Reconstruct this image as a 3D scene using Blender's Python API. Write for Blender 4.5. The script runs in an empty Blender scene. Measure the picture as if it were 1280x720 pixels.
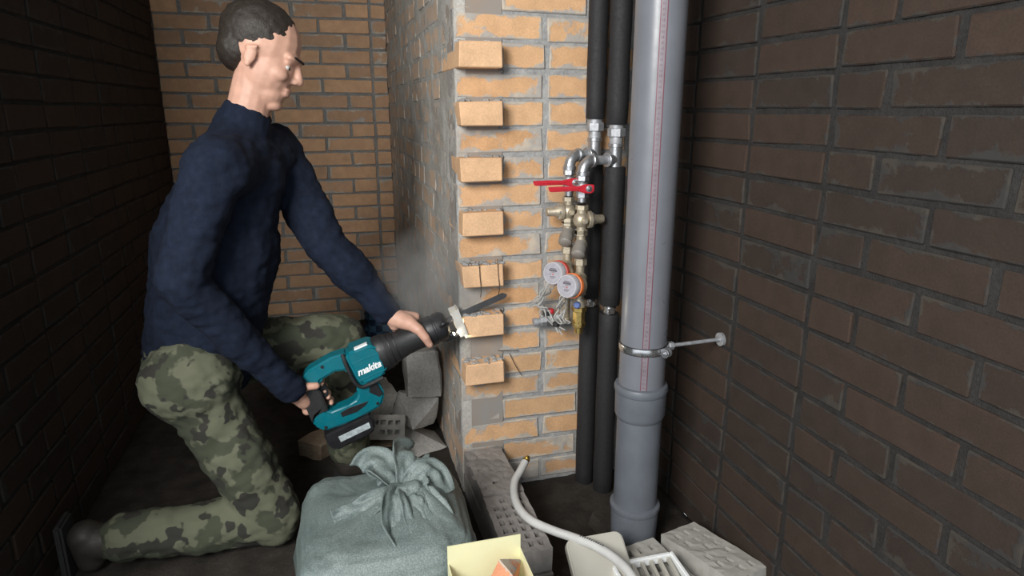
import bpy, bmesh, math, random
from mathutils import Vector, Matrix, noise
random.seed(7)
S = bpy.context.scene
C = S.collection
PI = math.pi

# ------------------------------------------------------------------ camera
cd = bpy.data.cameras.new('camera'); cam = bpy.data.objects.new('camera', cd); C.objects.link(cam)
S.camera = cam
cd.sensor_fit = 'HORIZONTAL'; cd.sensor_width = 36.0; cd.lens = 36.0 * 828.6 / 1280.0
cd.clip_start = 0.02
cam.location = (-0.352, -1.852, 1.1864)
cam.rotation_euler = (PI/2 - 0.26333, 0, -0.26932)

# ------------------------------------------------------------------ light
w = bpy.data.worlds.new('daylight'); S.world = w; w.use_nodes = True
bg = w.node_tree.nodes['Background']; bg.inputs[0].default_value = (0.86, 0.93, 1.0, 1); bg.inputs[1].default_value = 0.95
def area(name, loc, target, sx, sy, power, col=(1, 1, 1)):
    l = bpy.data.lights.new(name, 'AREA'); l.shape = 'RECTANGLE'; l.size = sx; l.size_y = sy; l.energy = power; l.color = col
    o = bpy.data.objects.new(name, l); C.objects.link(o); o.location = loc
    o.rotation_euler = (Vector(target) - Vector(loc)).to_track_quat('-Z', 'Y').to_euler()
    return o
area('window_daylight', (-1.5, -2.35, 2.0), (0.0, 0.3, 0.9), 0.9, 1.0, 84, (1.0, 0.985, 0.95))
vs = S.view_settings
vs.view_transform = 'Standard'; vs.look = 'None'; vs.gamma = 1; vs.use_curve_mapping = False; vs.exposure = 0.25

# ------------------------------------------------------------------ helpers
def link(name, me, mat=None, parent=None):
    o = bpy.data.objects.new(name, me); C.objects.link(o)
    if mat is not None and me is not None and len(me.materials) == 0: me.materials.append(mat)
    if parent is not None: o.parent = parent
    return o
def tag(o, label=None, cat=None, group=None, kind=None):
    if label: o['label'] = label
    if cat: o['category'] = cat
    if group: o['group'] = group
    if kind: o['kind'] = kind
    return o
def empty(name, loc=(0, 0, 0), rot=(0, 0, 0)):
    o = bpy.data.objects.new(name, None); C.objects.link(o); o.location = loc; o.rotation_euler = rot
    o.empty_display_size = 0.05
    return o
def V(*a): return Vector(a)

class MB:
    def __init__(s): s.v = []; s.f = []
    def add(s, vs_, fs):
        b = len(s.v); s.v += [Vector(q) for q in vs_]; s.f += [tuple(i + b for i in f) for f in fs]; return s
    def box(s, x0, x1, y0, y1, z0, z1):
        return s.add([(x0,y0,z0),(x1,y0,z0),(x1,y1,z0),(x0,y1,z0),(x0,y0,z1),(x1,y0,z1),(x1,y1,z1),(x0,y1,z1)],
                     [(3,2,1,0),(4,5,6,7),(0,1,5,4),(1,2,6,5),(2,3,7,6),(3,0,4,7)])
    def ring_frame(s, d):
        d = Vector(d).normalized(); a = V(0,0,1) if abs(d.z) < .9 else V(1,0,0)
        u = d.cross(a).normalized(); return u, d.cross(u).normalized()
    def lathe(s, p0, axis, prof, n=24, phase=0.0):
        """prof: list of (distance along axis, radius); closed with caps"""
        p0 = Vector(p0); d = Vector(axis).normalized(); u, w_ = s.ring_frame(d)
        vs_ = []; fs = []
        for (h, r) in prof:
            for k in range(n):
                a = 2*PI*k/n + phase
                vs_.append(p0 + d*h + (u*math.cos(a) + w_*math.sin(a))*r)
        m = len(prof)
        for i in range(m-1):
            for k in range(n):
                k2 = (k+1) % n
                fs.append((i*n+k, i*n+k2, (i+1)*n+k2, (i+1)*n+k))
        fs.append(tuple(range(n-1, -1, -1))); fs.append(tuple((m-1)*n + k for k in range(n)))
        return s.add(vs_, fs)
    def cyl(s, p0, p1, r0, r1=None, n=20, phase=0.0, bev=0.0):
        p0 = Vector(p0); p1 = Vector(p1); L = (p1-p0).length; r1 = r0 if r1 is None else r1
        if bev > 0: pr = [(0, r0-bev), (bev, r0), (L-bev, r1), (L, r1-bev)]
        else: pr = [(0, r0), (L, r1)]
        return s.lathe(p0, p1-p0, pr, n, phase)
    def hexa(s, p0, p1, r): return s.cyl(p0, p1, r, n=6, bev=r*0.08)
    def tube(s, pts, rad, n=12, caps=True):
        pts = [Vector(q) for q in pts]; m = len(pts)
        rr = rad if isinstance(rad, (list, tuple)) else [rad]*m
        vs_ = []; fs = []; up = None
        for i, q in enumerate(pts):
            t = (pts[min(i+1, m-1)] - pts[max(i-1, 0)]).normalized()
            if up is None: up, _ = s.ring_frame(t)
            up = (up - t*up.dot(t)).normalized(); b = t.cross(up)
            for k in range(n):
                a = 2*PI*k/n; vs_.append(q + (up*math.cos(a) + b*math.sin(a))*rr[i])
        for i in range(m-1):
            for k in range(n):
                k2 = (k+1) % n; fs.append((i*n+k, i*n+k2, (i+1)*n+k2, (i+1)*n+k))
        if caps: fs.append(tuple(range(n-1, -1, -1))); fs.append(tuple((m-1)*n+k for k in range(n)))
        return s.add(vs_, fs)
    def ball(s, c, r, n=16, m=10, rot=None):
        c = Vector(c); r = Vector((r, r, r)) if not hasattr(r, '__len__') else Vector(r)
        vs_ = [(0,0,-1)]; fs = []
        for i in range(1, m):
            a = -PI/2 + PI*i/m
            for k in range(n): vs_.append((math.cos(a)*math.cos(2*PI*k/n), math.cos(a)*math.sin(2*PI*k/n), math.sin(a)))
        vs_.append((0,0,1)); R = rot or Matrix.Identity(3); top = len(vs_)-1
        vs2 = [c + R @ Vector((q[0]*r.x, q[1]*r.y, q[2]*r.z)) for q in vs_]
        for k in range(n): fs.append((0, 1+(k+1)%n, 1+k))
        for i in range(m-2):
            for k in range(n): fs.append((1+i*n+k, 1+i*n+(k+1)%n, 1+(i+1)*n+(k+1)%n, 1+(i+1)*n+k))
        b = 1+(m-2)*n
        for k in range(n): fs.append((b+k, b+(k+1)%n, top))
        return s.add(vs2, fs)
    def capsule(s, a, b, ra, rb, n=16):
        a = Vector(a); b = Vector(b); d = b-a; L = d.length
        pr = []
        for i in range(1, 6): t = PI/2*i/6; pr.append((-ra*math.cos(t), ra*math.sin(t)))
        for i in range(0, 6): t = PI/2*i/6; pr.append((L + rb*math.sin(t), rb*math.cos(t)))
        return s.lathe(a, d, pr, n)
    def prism(s, poly, y0, y1):
        """poly in (x, z), extruded along y"""
        n = len(poly); vs_ = [(x, y0, z) for x, z in poly] + [(x, y1, z) for x, z in poly]
        fs = [tuple(range(n)), tuple(range(2*n-1, n-1, -1))]
        for k in range(n): fs.append((k, n+k, n+(k+1)%n, (k+1)%n))
        return s.add(vs_, fs)
    def frame(s, outer, inner, y0, y1):
        n = len(outer); vs_ = []
        for y in (y0, y1): vs_ += [(x, y, z) for x, z in outer] + [(x, y, z) for x, z in inner]
        fs = []
        for k in range(n):
            k2 = (k+1) % n
            fs += [(k, k2, n+k2, n+k), (2*n+k2, 2*n+k, 3*n+k, 3*n+k2), (k2, k, 2*n+k, 2*n+k2), (n+k, n+k2, 3*n+k2, 3*n+k)]
        return s.add(vs_, fs)
    def mesh(s, name, bev=0.0, seg=2, smooth=35, ang=30):
        me = bpy.data.meshes.new(name); me.from_pydata([tuple(q) for q in s.v], [], s.f)
        bm = bmesh.new(); bm.from_mesh(me); bmesh.ops.recalc_face_normals(bm, faces=bm.faces)
        if bev > 0:
            es = [e for e in bm.edges if len(e.link_faces) == 2 and e.calc_face_angle(0) > math.radians(ang)]
            bmesh.ops.bevel(bm, geom=es, offset=bev, segments=seg, affect='EDGES', clamp_overlap=True)
        bm.to_mesh(me); bm.free()
        if smooth:
            me.polygons.foreach_set('use_smooth', [True]*len(me.polygons)); me.set_sharp_from_angle(angle=math.radians(smooth))
        return me
    def build(s, name, mat, parent=None, bev=0.0, seg=2, smooth=35, ang=30):
        return link(name, s.mesh(name, bev, seg, smooth, ang), mat, parent)

def remesh(mb, name, voxel, smooth_it=4, disp=None):
    """join overlapping closed shapes into one continuous surface"""
    me = mb.mesh(name, 0, smooth=0)
    o = bpy.data.objects.new('temporary', me); C.objects.link(o)
    m = o.modifiers.new('r', 'REMESH'); m.mode = 'VOXEL'; m.voxel_size = voxel
    if smooth_it:
        sm = o.modifiers.new('s', 'SMOOTH'); sm.iterations = smooth_it; sm.factor = 0.5
    dg = bpy.context.evaluated_depsgraph_get()
    out = bpy.data.meshes.new_from_object(o.evaluated_get(dg)); out.name = name
    bpy.data.objects.remove(o); bpy.data.meshes.remove(me)
    if disp:
        nv = [v.normal.copy() for v in out.vertices]
        for v, n_ in zip(out.vertices, nv): v.co += n_ * disp(v.co)
    out.polygons.foreach_set('use_smooth', [True]*len(out.polygons))
    return out

def spline(pts, k=8):
    pts = [Vector(q) for q in pts]; out = []
    for i in range(len(pts)-1):
        p0 = pts[max(i-1, 0)]; p1 = pts[i]; p2 = pts[i+1]; p3 = pts[min(i+2, len(pts)-1)]
        for j in range(k):
            t = j/k
            out.append(0.5*((2*p1) + (p2-p0)*t + (2*p0-5*p1+4*p2-p3)*t*t + (3*p1-p0-3*p2+p3)*t**3))
    out.append(pts[-1]); return out

# ------------------------------------------------------------------ materials
def nt(name):
    m = bpy.data.materials.new(name); m.use_nodes = True; t = m.node_tree
    return m, t, t.nodes['Principled BSDF']
def N(t, typ, **k):
    n = t.nodes.new(typ)
    for a, b in k.items():
        if a.startswith('i_'): n.inputs[int(a[2:])].default_value = b
        else: setattr(n, a, b)
    return n
def ramp(t, fac, stops):
    r = t.nodes.new('ShaderNodeValToRGB'); e = r.color_ramp.elements
    while len(e) < len(stops): e.new(0.5)
    for x, (p, c) in zip(e, stops): x.position = p; x.color = (c[0], c[1], c[2], 1) if hasattr(c, '__len__') else (c, c, c, 1)
    t.links.new(fac, r.inputs[0]); return r.outputs[0]
def mixc(t, fac, a, b, mode='MIX'):
    m = t.nodes.new('ShaderNodeMix'); m.data_type = 'RGBA'; m.blend_type = mode
    for sock, v in ((m.inputs[0], fac), (m.inputs[6], a), (m.inputs[7], b)):
        if isinstance(v, (int, float)): sock.default_value = v
        elif isinstance(v, (tuple, list)): sock.default_value = (v[0], v[1], v[2], 1)
        else: t.links.new(v, sock)
    return m.outputs[2]
def math_(t, op, a, b=0.0, c=None):
    m = t.nodes.new('ShaderNodeMath'); m.operation = op
    for i, v in enumerate((a, b) if c is None else (a, b, c)):
        if isinstance(v, (int, float)): m.inputs[i].default_value = v
        else: t.links.new(v, m.inputs[i])
    return m.outputs[0]
def noise_(t, vec, scale, detail=3, rough=0.55):
    n = t.nodes.new('ShaderNodeTexNoise'); n.inputs['Scale'].default_value = scale; n.inputs['Detail'].default_value = detail
    n.inputs['Roughness'].default_value = rough
    if vec is not None: t.links.new(vec, n.inputs['Vector'])
    return n.outputs[0]
def bump_(t, b, h, strength, dist):
    n = t.nodes.new('ShaderNodeBump'); n.inputs['Strength'].default_value = strength; n.inputs['Distance'].default_value = dist
    t.links.new(h, n.inputs['Height']); t.links.new(n.outputs[0], b.inputs['Normal'])
def objvec(t, rnd=True):
    tc = t.nodes.new('ShaderNodeTexCoord')
    if not rnd: return tc.outputs['Object'], tc, None
    oi = t.nodes.new('ShaderNodeObjectInfo'); ad = t.nodes.new('ShaderNodeVectorMath'); ad.operation = 'ADD'
    cb = t.nodes.new('ShaderNodeCombineXYZ')
    k = math_(t, 'MULTIPLY', oi.outputs['Random'], 57.0); t.links.new(k, cb.inputs[0]); t.links.new(k, cb.inputs[2])
    t.links.new(tc.outputs['Object'], ad.inputs[0]); t.links.new(cb.outputs[0], ad.inputs[1])
    return ad.outputs[0], tc, oi
def plain(name, col, rough=0.5, metal=0.0, var=0.12, scale=40, bmp=0.0, bscale=200, spec=0.5, rnd=False):
    m, t, b = nt(name); v, tc, oi = objvec(t, rnd)
    n = noise_(t, v, scale, 4)
    c = ramp(t, n, [(0.25, [x*(1-var) for x in col]), (0.75, [min(1, x*(1+var)) for x in col])])
    t.links.new(c, b.inputs['Base Color'])
    r = ramp(t, noise_(t, v, scale*1.7, 3), [(0.3, max(0, rough-.08)), (0.7, min(1, rough+.08))]); t.links.new(r, b.inputs['Roughness'])
    b.inputs['Metallic'].default_value = metal; b.inputs['Specular IOR Level'].default_value = spec
    if bmp: bump_(t, b, noise_(t, v, bscale, 4), bmp, 0.002)
    return m
def brick_mat(name, c1, c2, smear, ew=0.35, mort=(0.345, 0.335, 0.315), film=0.0, filmc=(0.28, 0.26, 0.235)):
    """fired clay with a ragged coat of mortar creeping in from the arrises"""
    m, t, b = nt(name); v, tc, oi = objvec(t)
    base = mixc(t, oi.outputs['Random'], c1, c2)
    grain = noise_(t, v, 260, 4)
    base = mixc(t, 1.0, base, ramp(t, grain, [(0.3, 0.86), (0.7, 1.08)]), 'MULTIPLY')
    mott = noise_(t, v, 22, 3)
    base = mixc(t, 1.0, base, ramp(t, mott, [(0.3, 0.86), (0.7, 1.05)]), 'MULTIPLY')
    sp = t.nodes.new('ShaderNodeSeparateXYZ'); t.links.new(tc.outputs['Generated'], sp.inputs[0])
    ex = math_(t, 'ABSOLUTE', math_(t, 'SUBTRACT', sp.outputs[0], 0.5)); ez = math_(t, 'ABSOLUTE', math_(t, 'SUBTRACT', sp.outputs[2], 0.5))
    edge = math_(t, 'MAXIMUM', math_(t, 'POWER', math_(t, 'MULTIPLY', ex, 2), 11.0), math_(t, 'POWER', math_(t, 'MULTIPLY', ez, 2), 3.0))
    big = noise_(t, v, 13, 5, 0.62)
    q = math_(t, 'ADD', math_(t, 'MULTIPLY', edge, ew), big)
    q = math_(t, 'ADD', q, math_(t, 'MULTIPLY', math_(t, 'SUBTRACT', oi.outputs['Random'], 0.5), 0.16))
    q = math_(t, 'ADD', q, math_(t, 'MULTIPLY', math_(t, 'SUBTRACT', noise_(t, v, 75, 5, 0.7), 0.5), 0.26))
    mask = ramp(t, q, [(0.78-smear, 0.0), (0.85-smear, 0.92)])
    mcol = mixc(t, noise_(t, v, 60, 4), [x*0.85 for x in mort], [x*1.3 for x in mort])
    mcol = mixc(t, ramp(t, noise_(t, v, 19, 4), [(0.5, 0.0), (0.62, 0.7)]), mcol, (mort[0]*1.7, mort[1]*1.5, mort[2]*1.25))
    col = mixc(t, mask, base, mcol)
    if film > 0:
        fm = ramp(t, noise_(t, v, 8, 4), [(0.25, max(0, film-.3)), (0.75, min(1, film+.25))])
        col = mixc(t, fm, col, filmc)
    t.links.new(col, b.inputs['Base Color']); b.inputs['Roughness'].default_value = 0.9; b.inputs['Specular IOR Level'].default_value = 0.25
    h = math_(t, 'ADD', math_(t, 'MULTIPLY', grain, 0.4), math_(t, 'MULTIPLY', mask, 0.8)); bump_(t, b, h, 0.6, 0.0016)
    return m
def mortar_mat(name, c1, c2, c3=None):
    m, t, b = nt(name); v, tc, oi = objvec(t, False)
    n1 = noise_(t, v, 14, 5, 0.6); n2 = noise_(t, v, 130, 4)
    col = ramp(t, n1, [(0.3, c1), (0.7, c2)])
    if c3: col = mixc(t, ramp(t, noise_(t, v, 4.5, 4), [(0.45, 0.0), (0.65, 0.75)]), col, c3)
    col = mixc(t, 1.0, col, ramp(t, n2, [(0.3, 0.8), (0.7, 1.12)]), 'MULTIPLY')
    t.links.new(col, b.inputs['Base Color']); b.inputs['Roughness'].default_value = 0.95; b.inputs['Specular IOR Level'].default_value = 0.2
    bump_(t, b, math_(t, 'ADD', n2, noise_(t, v, 420, 3)), 0.7, 0.003)
    return m
OR1, OR2 = (0.70, 0.435, 0.245), (0.60, 0.345, 0.175)
M = {}
M['brick_front'] = brick_mat('clay_front', OR1, OR2, 0.185)
M['brick_tooth'] = brick_mat('clay_clean', (0.76, 0.49, 0.295), (0.70, 0.44, 0.255), 0.0, 0.06)
M['brick_low'] = brick_mat('clay_grey_washed', (0.60, 0.375, 0.21), (0.52, 0.32, 0.18), 0.215)
M['brick_side'] = brick_mat('clay_dusty', (0.64, 0.42, 0.27), (0.54, 0.37, 0.25), 0.17, film=0.36, filmc=(0.42, 0.385, 0.34))
M['brick_back'] = brick_mat('clay_back', (0.62, 0.38, 0.225), (0.44, 0.28, 0.18), 0.08, 0.3)
M['brick_dark'] = brick_mat('clay_dimmed', (0.05, 0.033, 0.025), (0.035, 0.025, 0.02), 0.10, 0.3, mort=(0.034, 0.032, 0.03))  # very dark clay stands in for shade on both side walls
M['mortar'] = mortar_mat('mortar_grey', (0.27, 0.27, 0.27), (0.43, 0.425, 0.415))
M['mortar_side'] = mortar_mat('mortar_smeared', (0.38, 0.365, 0.335), (0.52, 0.50, 0.465), (0.33, 0.29, 0.245))
M['mortar_back'] = mortar_mat('mortar_back', (0.19, 0.185, 0.175), (0.29, 0.28, 0.265))
M['mortar_dark'] = mortar_mat('mortar_dimmed', (0.024, 0.023, 0.022), (0.04, 0.038, 0.036))  # joints darkened with the bricks, shade put into the colour
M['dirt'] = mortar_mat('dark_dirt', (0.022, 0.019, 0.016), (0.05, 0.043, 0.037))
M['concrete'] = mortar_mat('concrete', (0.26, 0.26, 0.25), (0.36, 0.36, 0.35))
M['chunk'] = mortar_mat('rubble_grey', (0.36, 0.35, 0.33), (0.54, 0.525, 0.50))
M['chunk_pale'] = mortar_mat('rubble_pale', (0.48, 0.465, 0.43), (0.66, 0.64, 0.60))
M['chunk_brown'] = mortar_mat('rubble_brown', (0.22, 0.165, 0.115), (0.33, 0.26, 0.19))
M['chunk_orange'] = brick_mat('clay_shard', (0.70, 0.30, 0.17), (0.60, 0.26, 0.14), 0.02)
M['perf'] = plain('perforated_clay_dusty', (0.27, 0.25, 0.235), 0.9, 0, 0.28, 22, 0.25, 200)
M['perf_pale'] = plain('perforated_clay_pale', (0.40, 0.385, 0.35), 0.9, 0, 0.15, 30, 0.2, 200)
M['foam'] = plain('foam_insulation', (0.014, 0.014, 0.016), 0.68, 0, 0.25, 90, 0.5, 500)
M['steel'] = plain('galvanised_steel', (0.46, 0.47, 0.49), 0.38, 0.85, 0.25, 60, 0.25, 260)
M['steel_dull'] = plain('dull_zinc', (0.40, 0.41, 0.43), 0.55, 0.55, 0.3, 70, 0.35, 260)
M['chrome'] = plain('bright_clamp_steel', (0.66, 0.67, 0.68), 0.25, 0.95, 0.1, 60)
M['brass'] = plain('brass', (0.62, 0.45, 0.16), 0.32, 0.95, 0.15, 60, 0.1, 260)
M['brass_dull'] = plain('nickel_brass_dusty', (0.47, 0.41, 0.31), 0.45, 0.6, 0.25, 60, 0.3, 260)
M['red'] = plain('red_lever', (0.52, 0.02, 0.035), 0.4, 0, 0.12, 50)
M['red_ring'] = plain('red_ring', (0.50, 0.06, 0.04), 0.45)
M['orange_ring'] = plain('orange_ring', (0.72, 0.19, 0.05), 0.45)
M['dial'] = plain('dial_white', (0.47, 0.46, 0.49), 0.3, 0, 0.08, 60)
M['ink'] = plain('dark_ink', (0.05, 0.05, 0.06), 0.6)
M['pipe_grey'] = plain('grey_plastic_pipe', (0.155, 0.163, 0.183), 0.34, 0, 0.10, 9, 0.08, 60)
M['pipe_low'] = plain('darker_grey_plastic', (0.12, 0.132, 0.152), 0.42, 0, 0.16, 14, 0.1, 60)  # lower pipe and sockets a darker grey than the upper pipe
M['scale_pink'] = plain('scale_band', (0.20, 0.175, 0.195), 0.5, 0, 0.15, 30)
M['scale_red'] = plain('scale_line', (0.15, 0.04, 0.06), 0.5, 0, 0.15, 30)
M['rubber'] = plain('black_rubber', (0.018, 0.018, 0.019), 0.5, 0, 0.25, 60, 0.25, 300)
M['tool_black'] = plain('tool_black', (0.014, 0.014, 0.016), 0.42, 0, 0.3, 40, 0.2, 320)
M['teal'] = plain('tool_teal', (0.0, 0.135, 0.175), 0.38, 0, 0.10, 30)
M['white'] = plain('print_white', (0.86, 0.88, 0.88), 0.5, 0, 0.03)
M['blade'] = plain('blade_steel', (0.15, 0.15, 0.155), 0.35, 0.8, 0.15, 60)
M['hose'] = plain('white_hose', (0.60, 0.60, 0.585), 0.42, 0, 0.08, 30)
M['navy'] = plain('navy_fleece', (0.008, 0.0125, 0.026), 0.9, 0, 0.3, 50, 0.5, 400, 0.2)
M['skin'] = plain('skin', (0.56, 0.32, 0.235), 0.55, 0, 0.12, 45, 0.15, 300)
M['hair'] = plain('dark_hair', (0.022, 0.016, 0.012), 0.6, 0, 0.4, 120, 0.6, 300)
M['eye'] = plain('eye_white', (0.7, 0.68, 0.66), 0.2, 0, 0.02)
M['iris'] = plain('iris_brown', (0.05, 0.025, 0.012), 0.2)
M['boot'] = plain('boot_leather', (0.03, 0.026, 0.022), 0.6, 0, 0.25, 40, 0.3, 200)
M['sole'] = plain('boot_sole', (0.02, 0.02, 0.02), 0.8)
M['wire'] = plain('rusty_wire', (0.09, 0.07, 0.055), 0.6, 0.5)
M['cable'] = plain('grey_cable', (0.40, 0.40, 0.39), 0.5)
M['yellow'] = plain('pale_yellow_card', (0.76, 0.74, 0.46), 0.7, 0, 0.05, 12)
M['cream'] = plain('cream_plastic', (0.52, 0.50, 0.44), 0.35, 0, 0.06, 12)
M['wrap'] = plain('pink_wrapper', (0.42, 0.16, 0.22), 0.3, 0, 0.6, 45, 0.3, 90)
M['blue_cap'] = plain('blue_plastic', (0.10, 0.15, 0.36), 0.4)
def camo():
    m, t, b = nt('camouflage_cloth'); v, tc, oi = objvec(t, False)
    a = ramp(t, noise_(t, v, 11, 3), [(0.47, (0.045, 0.052, 0.032)), (0.50, (0.11, 0.115, 0.075))])
    k = ramp(t, noise_(t, v, 17, 2), [(0.56, 0.0), (0.585, 1.0)])
    c = mixc(t, k, a, (0.026, 0.025, 0.02)); t.links.new(c, b.inputs['Base Color']); b.inputs['Roughness'].default_value = 0.9
    bump_(t, b, noise_(t, v, 380, 3), 0.4, 0.002); return m
M['camo'] = camo()
def sack_mat():
    m, t, b = nt('woven_sack'); v, tc, oi = objvec(t, False)
    c = ramp(t, noise_(t, v, 7, 5), [(0.3, (0.11, 0.145, 0.14)), (0.7, (0.19, 0.23, 0.22))])
    fleck = ramp(t, noise_(t, v, 330, 3, 0.7), [(0.42, 0.75), (0.66, 1.35)])
    c = mixc(t, 1.0, c, fleck, 'MULTIPLY'); t.links.new(c, b.inputs['Base Color']); b.inputs['Roughness'].default_value = 0.48
    bump_(t, b, math_(t, 'ADD', noise_(t, v, 700, 3), noise_(t, v, 60, 4)), 0.5, 0.0018); return m
M['sack'] = sack_mat()
def plaid():
    m, t, b = nt('blue_plaid'); v, tc, oi = objvec(t, False)
    ck = t.nodes.new('ShaderNodeTexChecker'); ck.inputs['Scale'].default_value = 34; t.links.new(v, ck.inputs[0])
    ck.inputs[1].default_value = (0.014, 0.03, 0.07, 1); ck.inputs[2].default_value = (0.05, 0.12, 0.20, 1)
    t.links.new(ck.outputs[0], b.inputs['Base Color']); b.inputs['Roughness'].default_value = 0.85; return m
M['plaid'] = plaid()
def led_mat():
    m, t, b = nt('lit_led'); b.inputs['Emission Color'].default_value = (1, 0.93, 0.72, 1); b.inputs['Emission Strength'].default_value = 12; return m
M['led'] = led_mat()
def slab_mat(name, c, mo):
    m, t, b = nt(name); v, tc, oi = objvec(t, False)
    n = noise_(t, v, 9, 5); t.links.new(ramp(t, n, [(0.3, c), (0.7, mo)]), b.inputs['Base Color']); b.inputs['Roughness'].default_value = 0.95
    return m

# ------------------------------------------------------------------ room shell
def nz(p, s, o=3): return noise.fractal(Vector(p)*s, 1.0, 2.0, o, noise_basis='PERLIN_ORIGINAL')
def structure(o, label, cat='wall'): return tag(o, label, cat, None, 'structure')

_bm_cache = {}
def brick_mesh(L, H, D, var, mat):
    key = (round(L, 3), H, D, var, mat.name)
    if key in _bm_cache: return _bm_cache[key]
    r = random.Random(hash((round(L*1000), var)) & 0xffff)
    mb = MB().box(-L/2, L/2, -D/2, D/2, -H/2, H/2)
    mb.v = [q + Vector((r.uniform(-.003, .003), r.uniform(-.0018, .0018), r.uniform(-.0022, .0022))) for q in mb.v]
    me = mb.mesh('brick', 0.0028, 1, 0); me.materials.append(mat); _bm_cache[key] = me
    return me

class Wall:
    """a wall with its face in a local frame: u along the face, z up, outward normal nrm"""
    def __init__(s, name, org, udir, nrm, ulen, zmax, label, slab, mortar, res, amp, base, ztop=2.6, smear=None, e0=0.0, e1=0.16):
        s.org = Vector(org); s.u = Vector(udir); s.n = Vector(nrm); s.ulen = ulen
        ang = math.atan2(s.u.y, s.u.x); s.rot = ang
        th = 0.10
        mb = MB()
        a = s.org - s.n*0.03 - s.u*e0; b = s.org + s.u*(ulen+e1) - s.n*0.03
        back = -s.n*th
        q = [a, b, b+back, a+back]
        vs_ = [(p.x, p.y, 0) for p in q] + [(p.x, p.y, ztop) for p in q]
        mb.add(vs_, [(0,1,2,3),(4,5,6,7),(0,1,5,4),(1,2,6,5),(2,3,7,6),(3,0,4,7)])
        s.o = mb.build(name, slab, smooth=0); structure(s.o, label)
        nu = int(ulen/res); nv = int(zmax/res); g = MB(); vv = []; ff = []
        for j in range(nv+1):
            for i in range(nu+1):
                uu = ulen*i/nu; z = zmax*j/nv; p = s.org + s.u*uu + V(0, 0, z)
                d = base + amp*(nz((uu*1.0+s.org.x*3, s.org.y*2, z), 16, 4)) + amp*0.5*nz((uu, 7, z), 55, 2)
                if smear: d += smear(uu, z)
                vv.append(p + s.n*d)
        for j in range(nv):
            for i in range(nu):
                k = j*(nu+1)+i; ff.append((k, k+1, k+nu+2, k+nu+1))
        g.add(vv, ff)
        s.m = g.build('mortar', mortar, s.o, smooth=180)
        # closing edge round the grid so that the mortar bed has depth
        bm = bmesh.new(); bm.from_mesh(s.m.data)
        be = [e for e in bm.edges if e.is_boundary]; ex = bmesh.ops.extrude_edge_only(bm, edges=be)
        for x in ex['geom']:
            if isinstance(x, bmesh.types.BMVert): x.co -= s.n*0.03
        bm.to_mesh(s.m.data); bm.free()
    def brick(s, u0, u1, zb, mat, proud=0.0, D=0.06, H=0.065):
        L = u1-u0
        me = brick_mesh(L, H, D, random.randrange(6), mat)
        o = bpy.data.objects.new('brick', me); C.objects.link(o); o.parent = s.o
        c = s.org + s.u*((u0+u1)/2) + s.n*(proud - D/2); o.location = (c.x, c.y, zb + H/2)
        o.rotation_euler = (random.gauss(0, .004), random.gauss(0, .006), s.rot + random.gauss(0, .004) + (0 if s.n.dot(Vector((s.u.y, -s.u.x, 0))) > 0 else PI))
        return o
    def course(s, k, zb, lens, mat, start=0.0, joint=0.011, proud=0.0, first_depth=None):
        u = start; i = 0
        while u < s.ulen - 0.03:
            L = lens[i % len(lens)]; i += 1
            u1 = min(u+L, s.ulen)
            mm = mat(u, k) if callable(mat) else mat
            if u1-u > 0.025: s.brick(max(u, 0) + random.uniform(0, .003), u1 - random.uniform(0, .004), zb + random.uniform(-.002, .002), mm, proud + random.uniform(-.0008, .0018), D=(first_depth if first_depth and i == 1 else 0.06))
            u = u1 + joint

ZF = 0.0176
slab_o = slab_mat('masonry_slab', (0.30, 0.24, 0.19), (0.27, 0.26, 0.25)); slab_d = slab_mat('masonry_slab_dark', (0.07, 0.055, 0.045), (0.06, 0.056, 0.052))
# front face of the pier
wf = Wall('wall_front', (0, 0, 0), (1, 0, 0), (0, -1, 0), 0.62, 1.72, 'orange brick pier face with toothed brick ends and smeared grey mortar', slab_o, M['mortar'], 0.0065, 0.0026, -0.0036)
for k in range(0, 23):
    zb = ZF + 0.075*k
    n = 18-k
    mat = M['brick_front'] if n < 13 else M['brick_low']
    if n == 16: mat = M['brick_front']
    if n % 2 == 0: wf.course(k, zb, [0.25], mat, first_depth=0.12)
    else:
        first = n in (1, 3, 5, 7, 9, 11, 13)
        if first: wf.course(k, zb, [0.125, 0.12], mat, start=0.131)
        else: wf.course(k, zb, [0.12, 0.245, 0.12], mat)
tooth_me = None
for n in (1, 3, 5, 7, 9, 11, 13):
    zb = ZF + 0.075*(18-n)
    me = brick_mesh(0.12, 0.065, 0.25, n % 6, M['brick_tooth'])
    o = bpy.data.objects.new('toothing_brick', me); C.objects.link(o); o.parent = wf.o
    o.location = (0.0605 + random.uniform(-.0015, .0015), -0.06 + 0.125, zb + 0.0325); o.rotation_euler = (0, 0, random.gauss(0, .008))
# crumbs of old mortar left on the ends of the teeth, and the rough bed each tooth stands in
for n in (1, 3, 5, 7, 9, 11, 13):
    zt = ZF + 0.075*(18-n) + 0.065
    mb = MB(); r = random.Random(n)
    for i in range(26 if n in (9, 11, 13) else 9):
        x = r.uniform(.006, .115); y = r.uniform(-.056, -.006) if n in (9, 11, 13) else r.uniform(-.03, -.004); s_ = r.uniform(.003, .0075)
        mb.ball((x, y, zt + s_*0.3), (s_*r.uniform(.9, 2), s_*r.uniform(.9, 1.6), s_*.8), 6, 4)
    mb.build('mortar_crumbs', M['mortar'], wf.o, smooth=0)
    mb = MB()
    for i in range(14):
        z = zt - 0.07 + i*0.0052; s_ = r.uniform(.004, .008)
        mb.ball((.124 + r.uniform(-.002, .004), -.002, z), (s_, s_*.8, s_), 6, 4)
    mb.build('joint_mortar', M['mortar_back'], wf.o, smooth=0)

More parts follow.
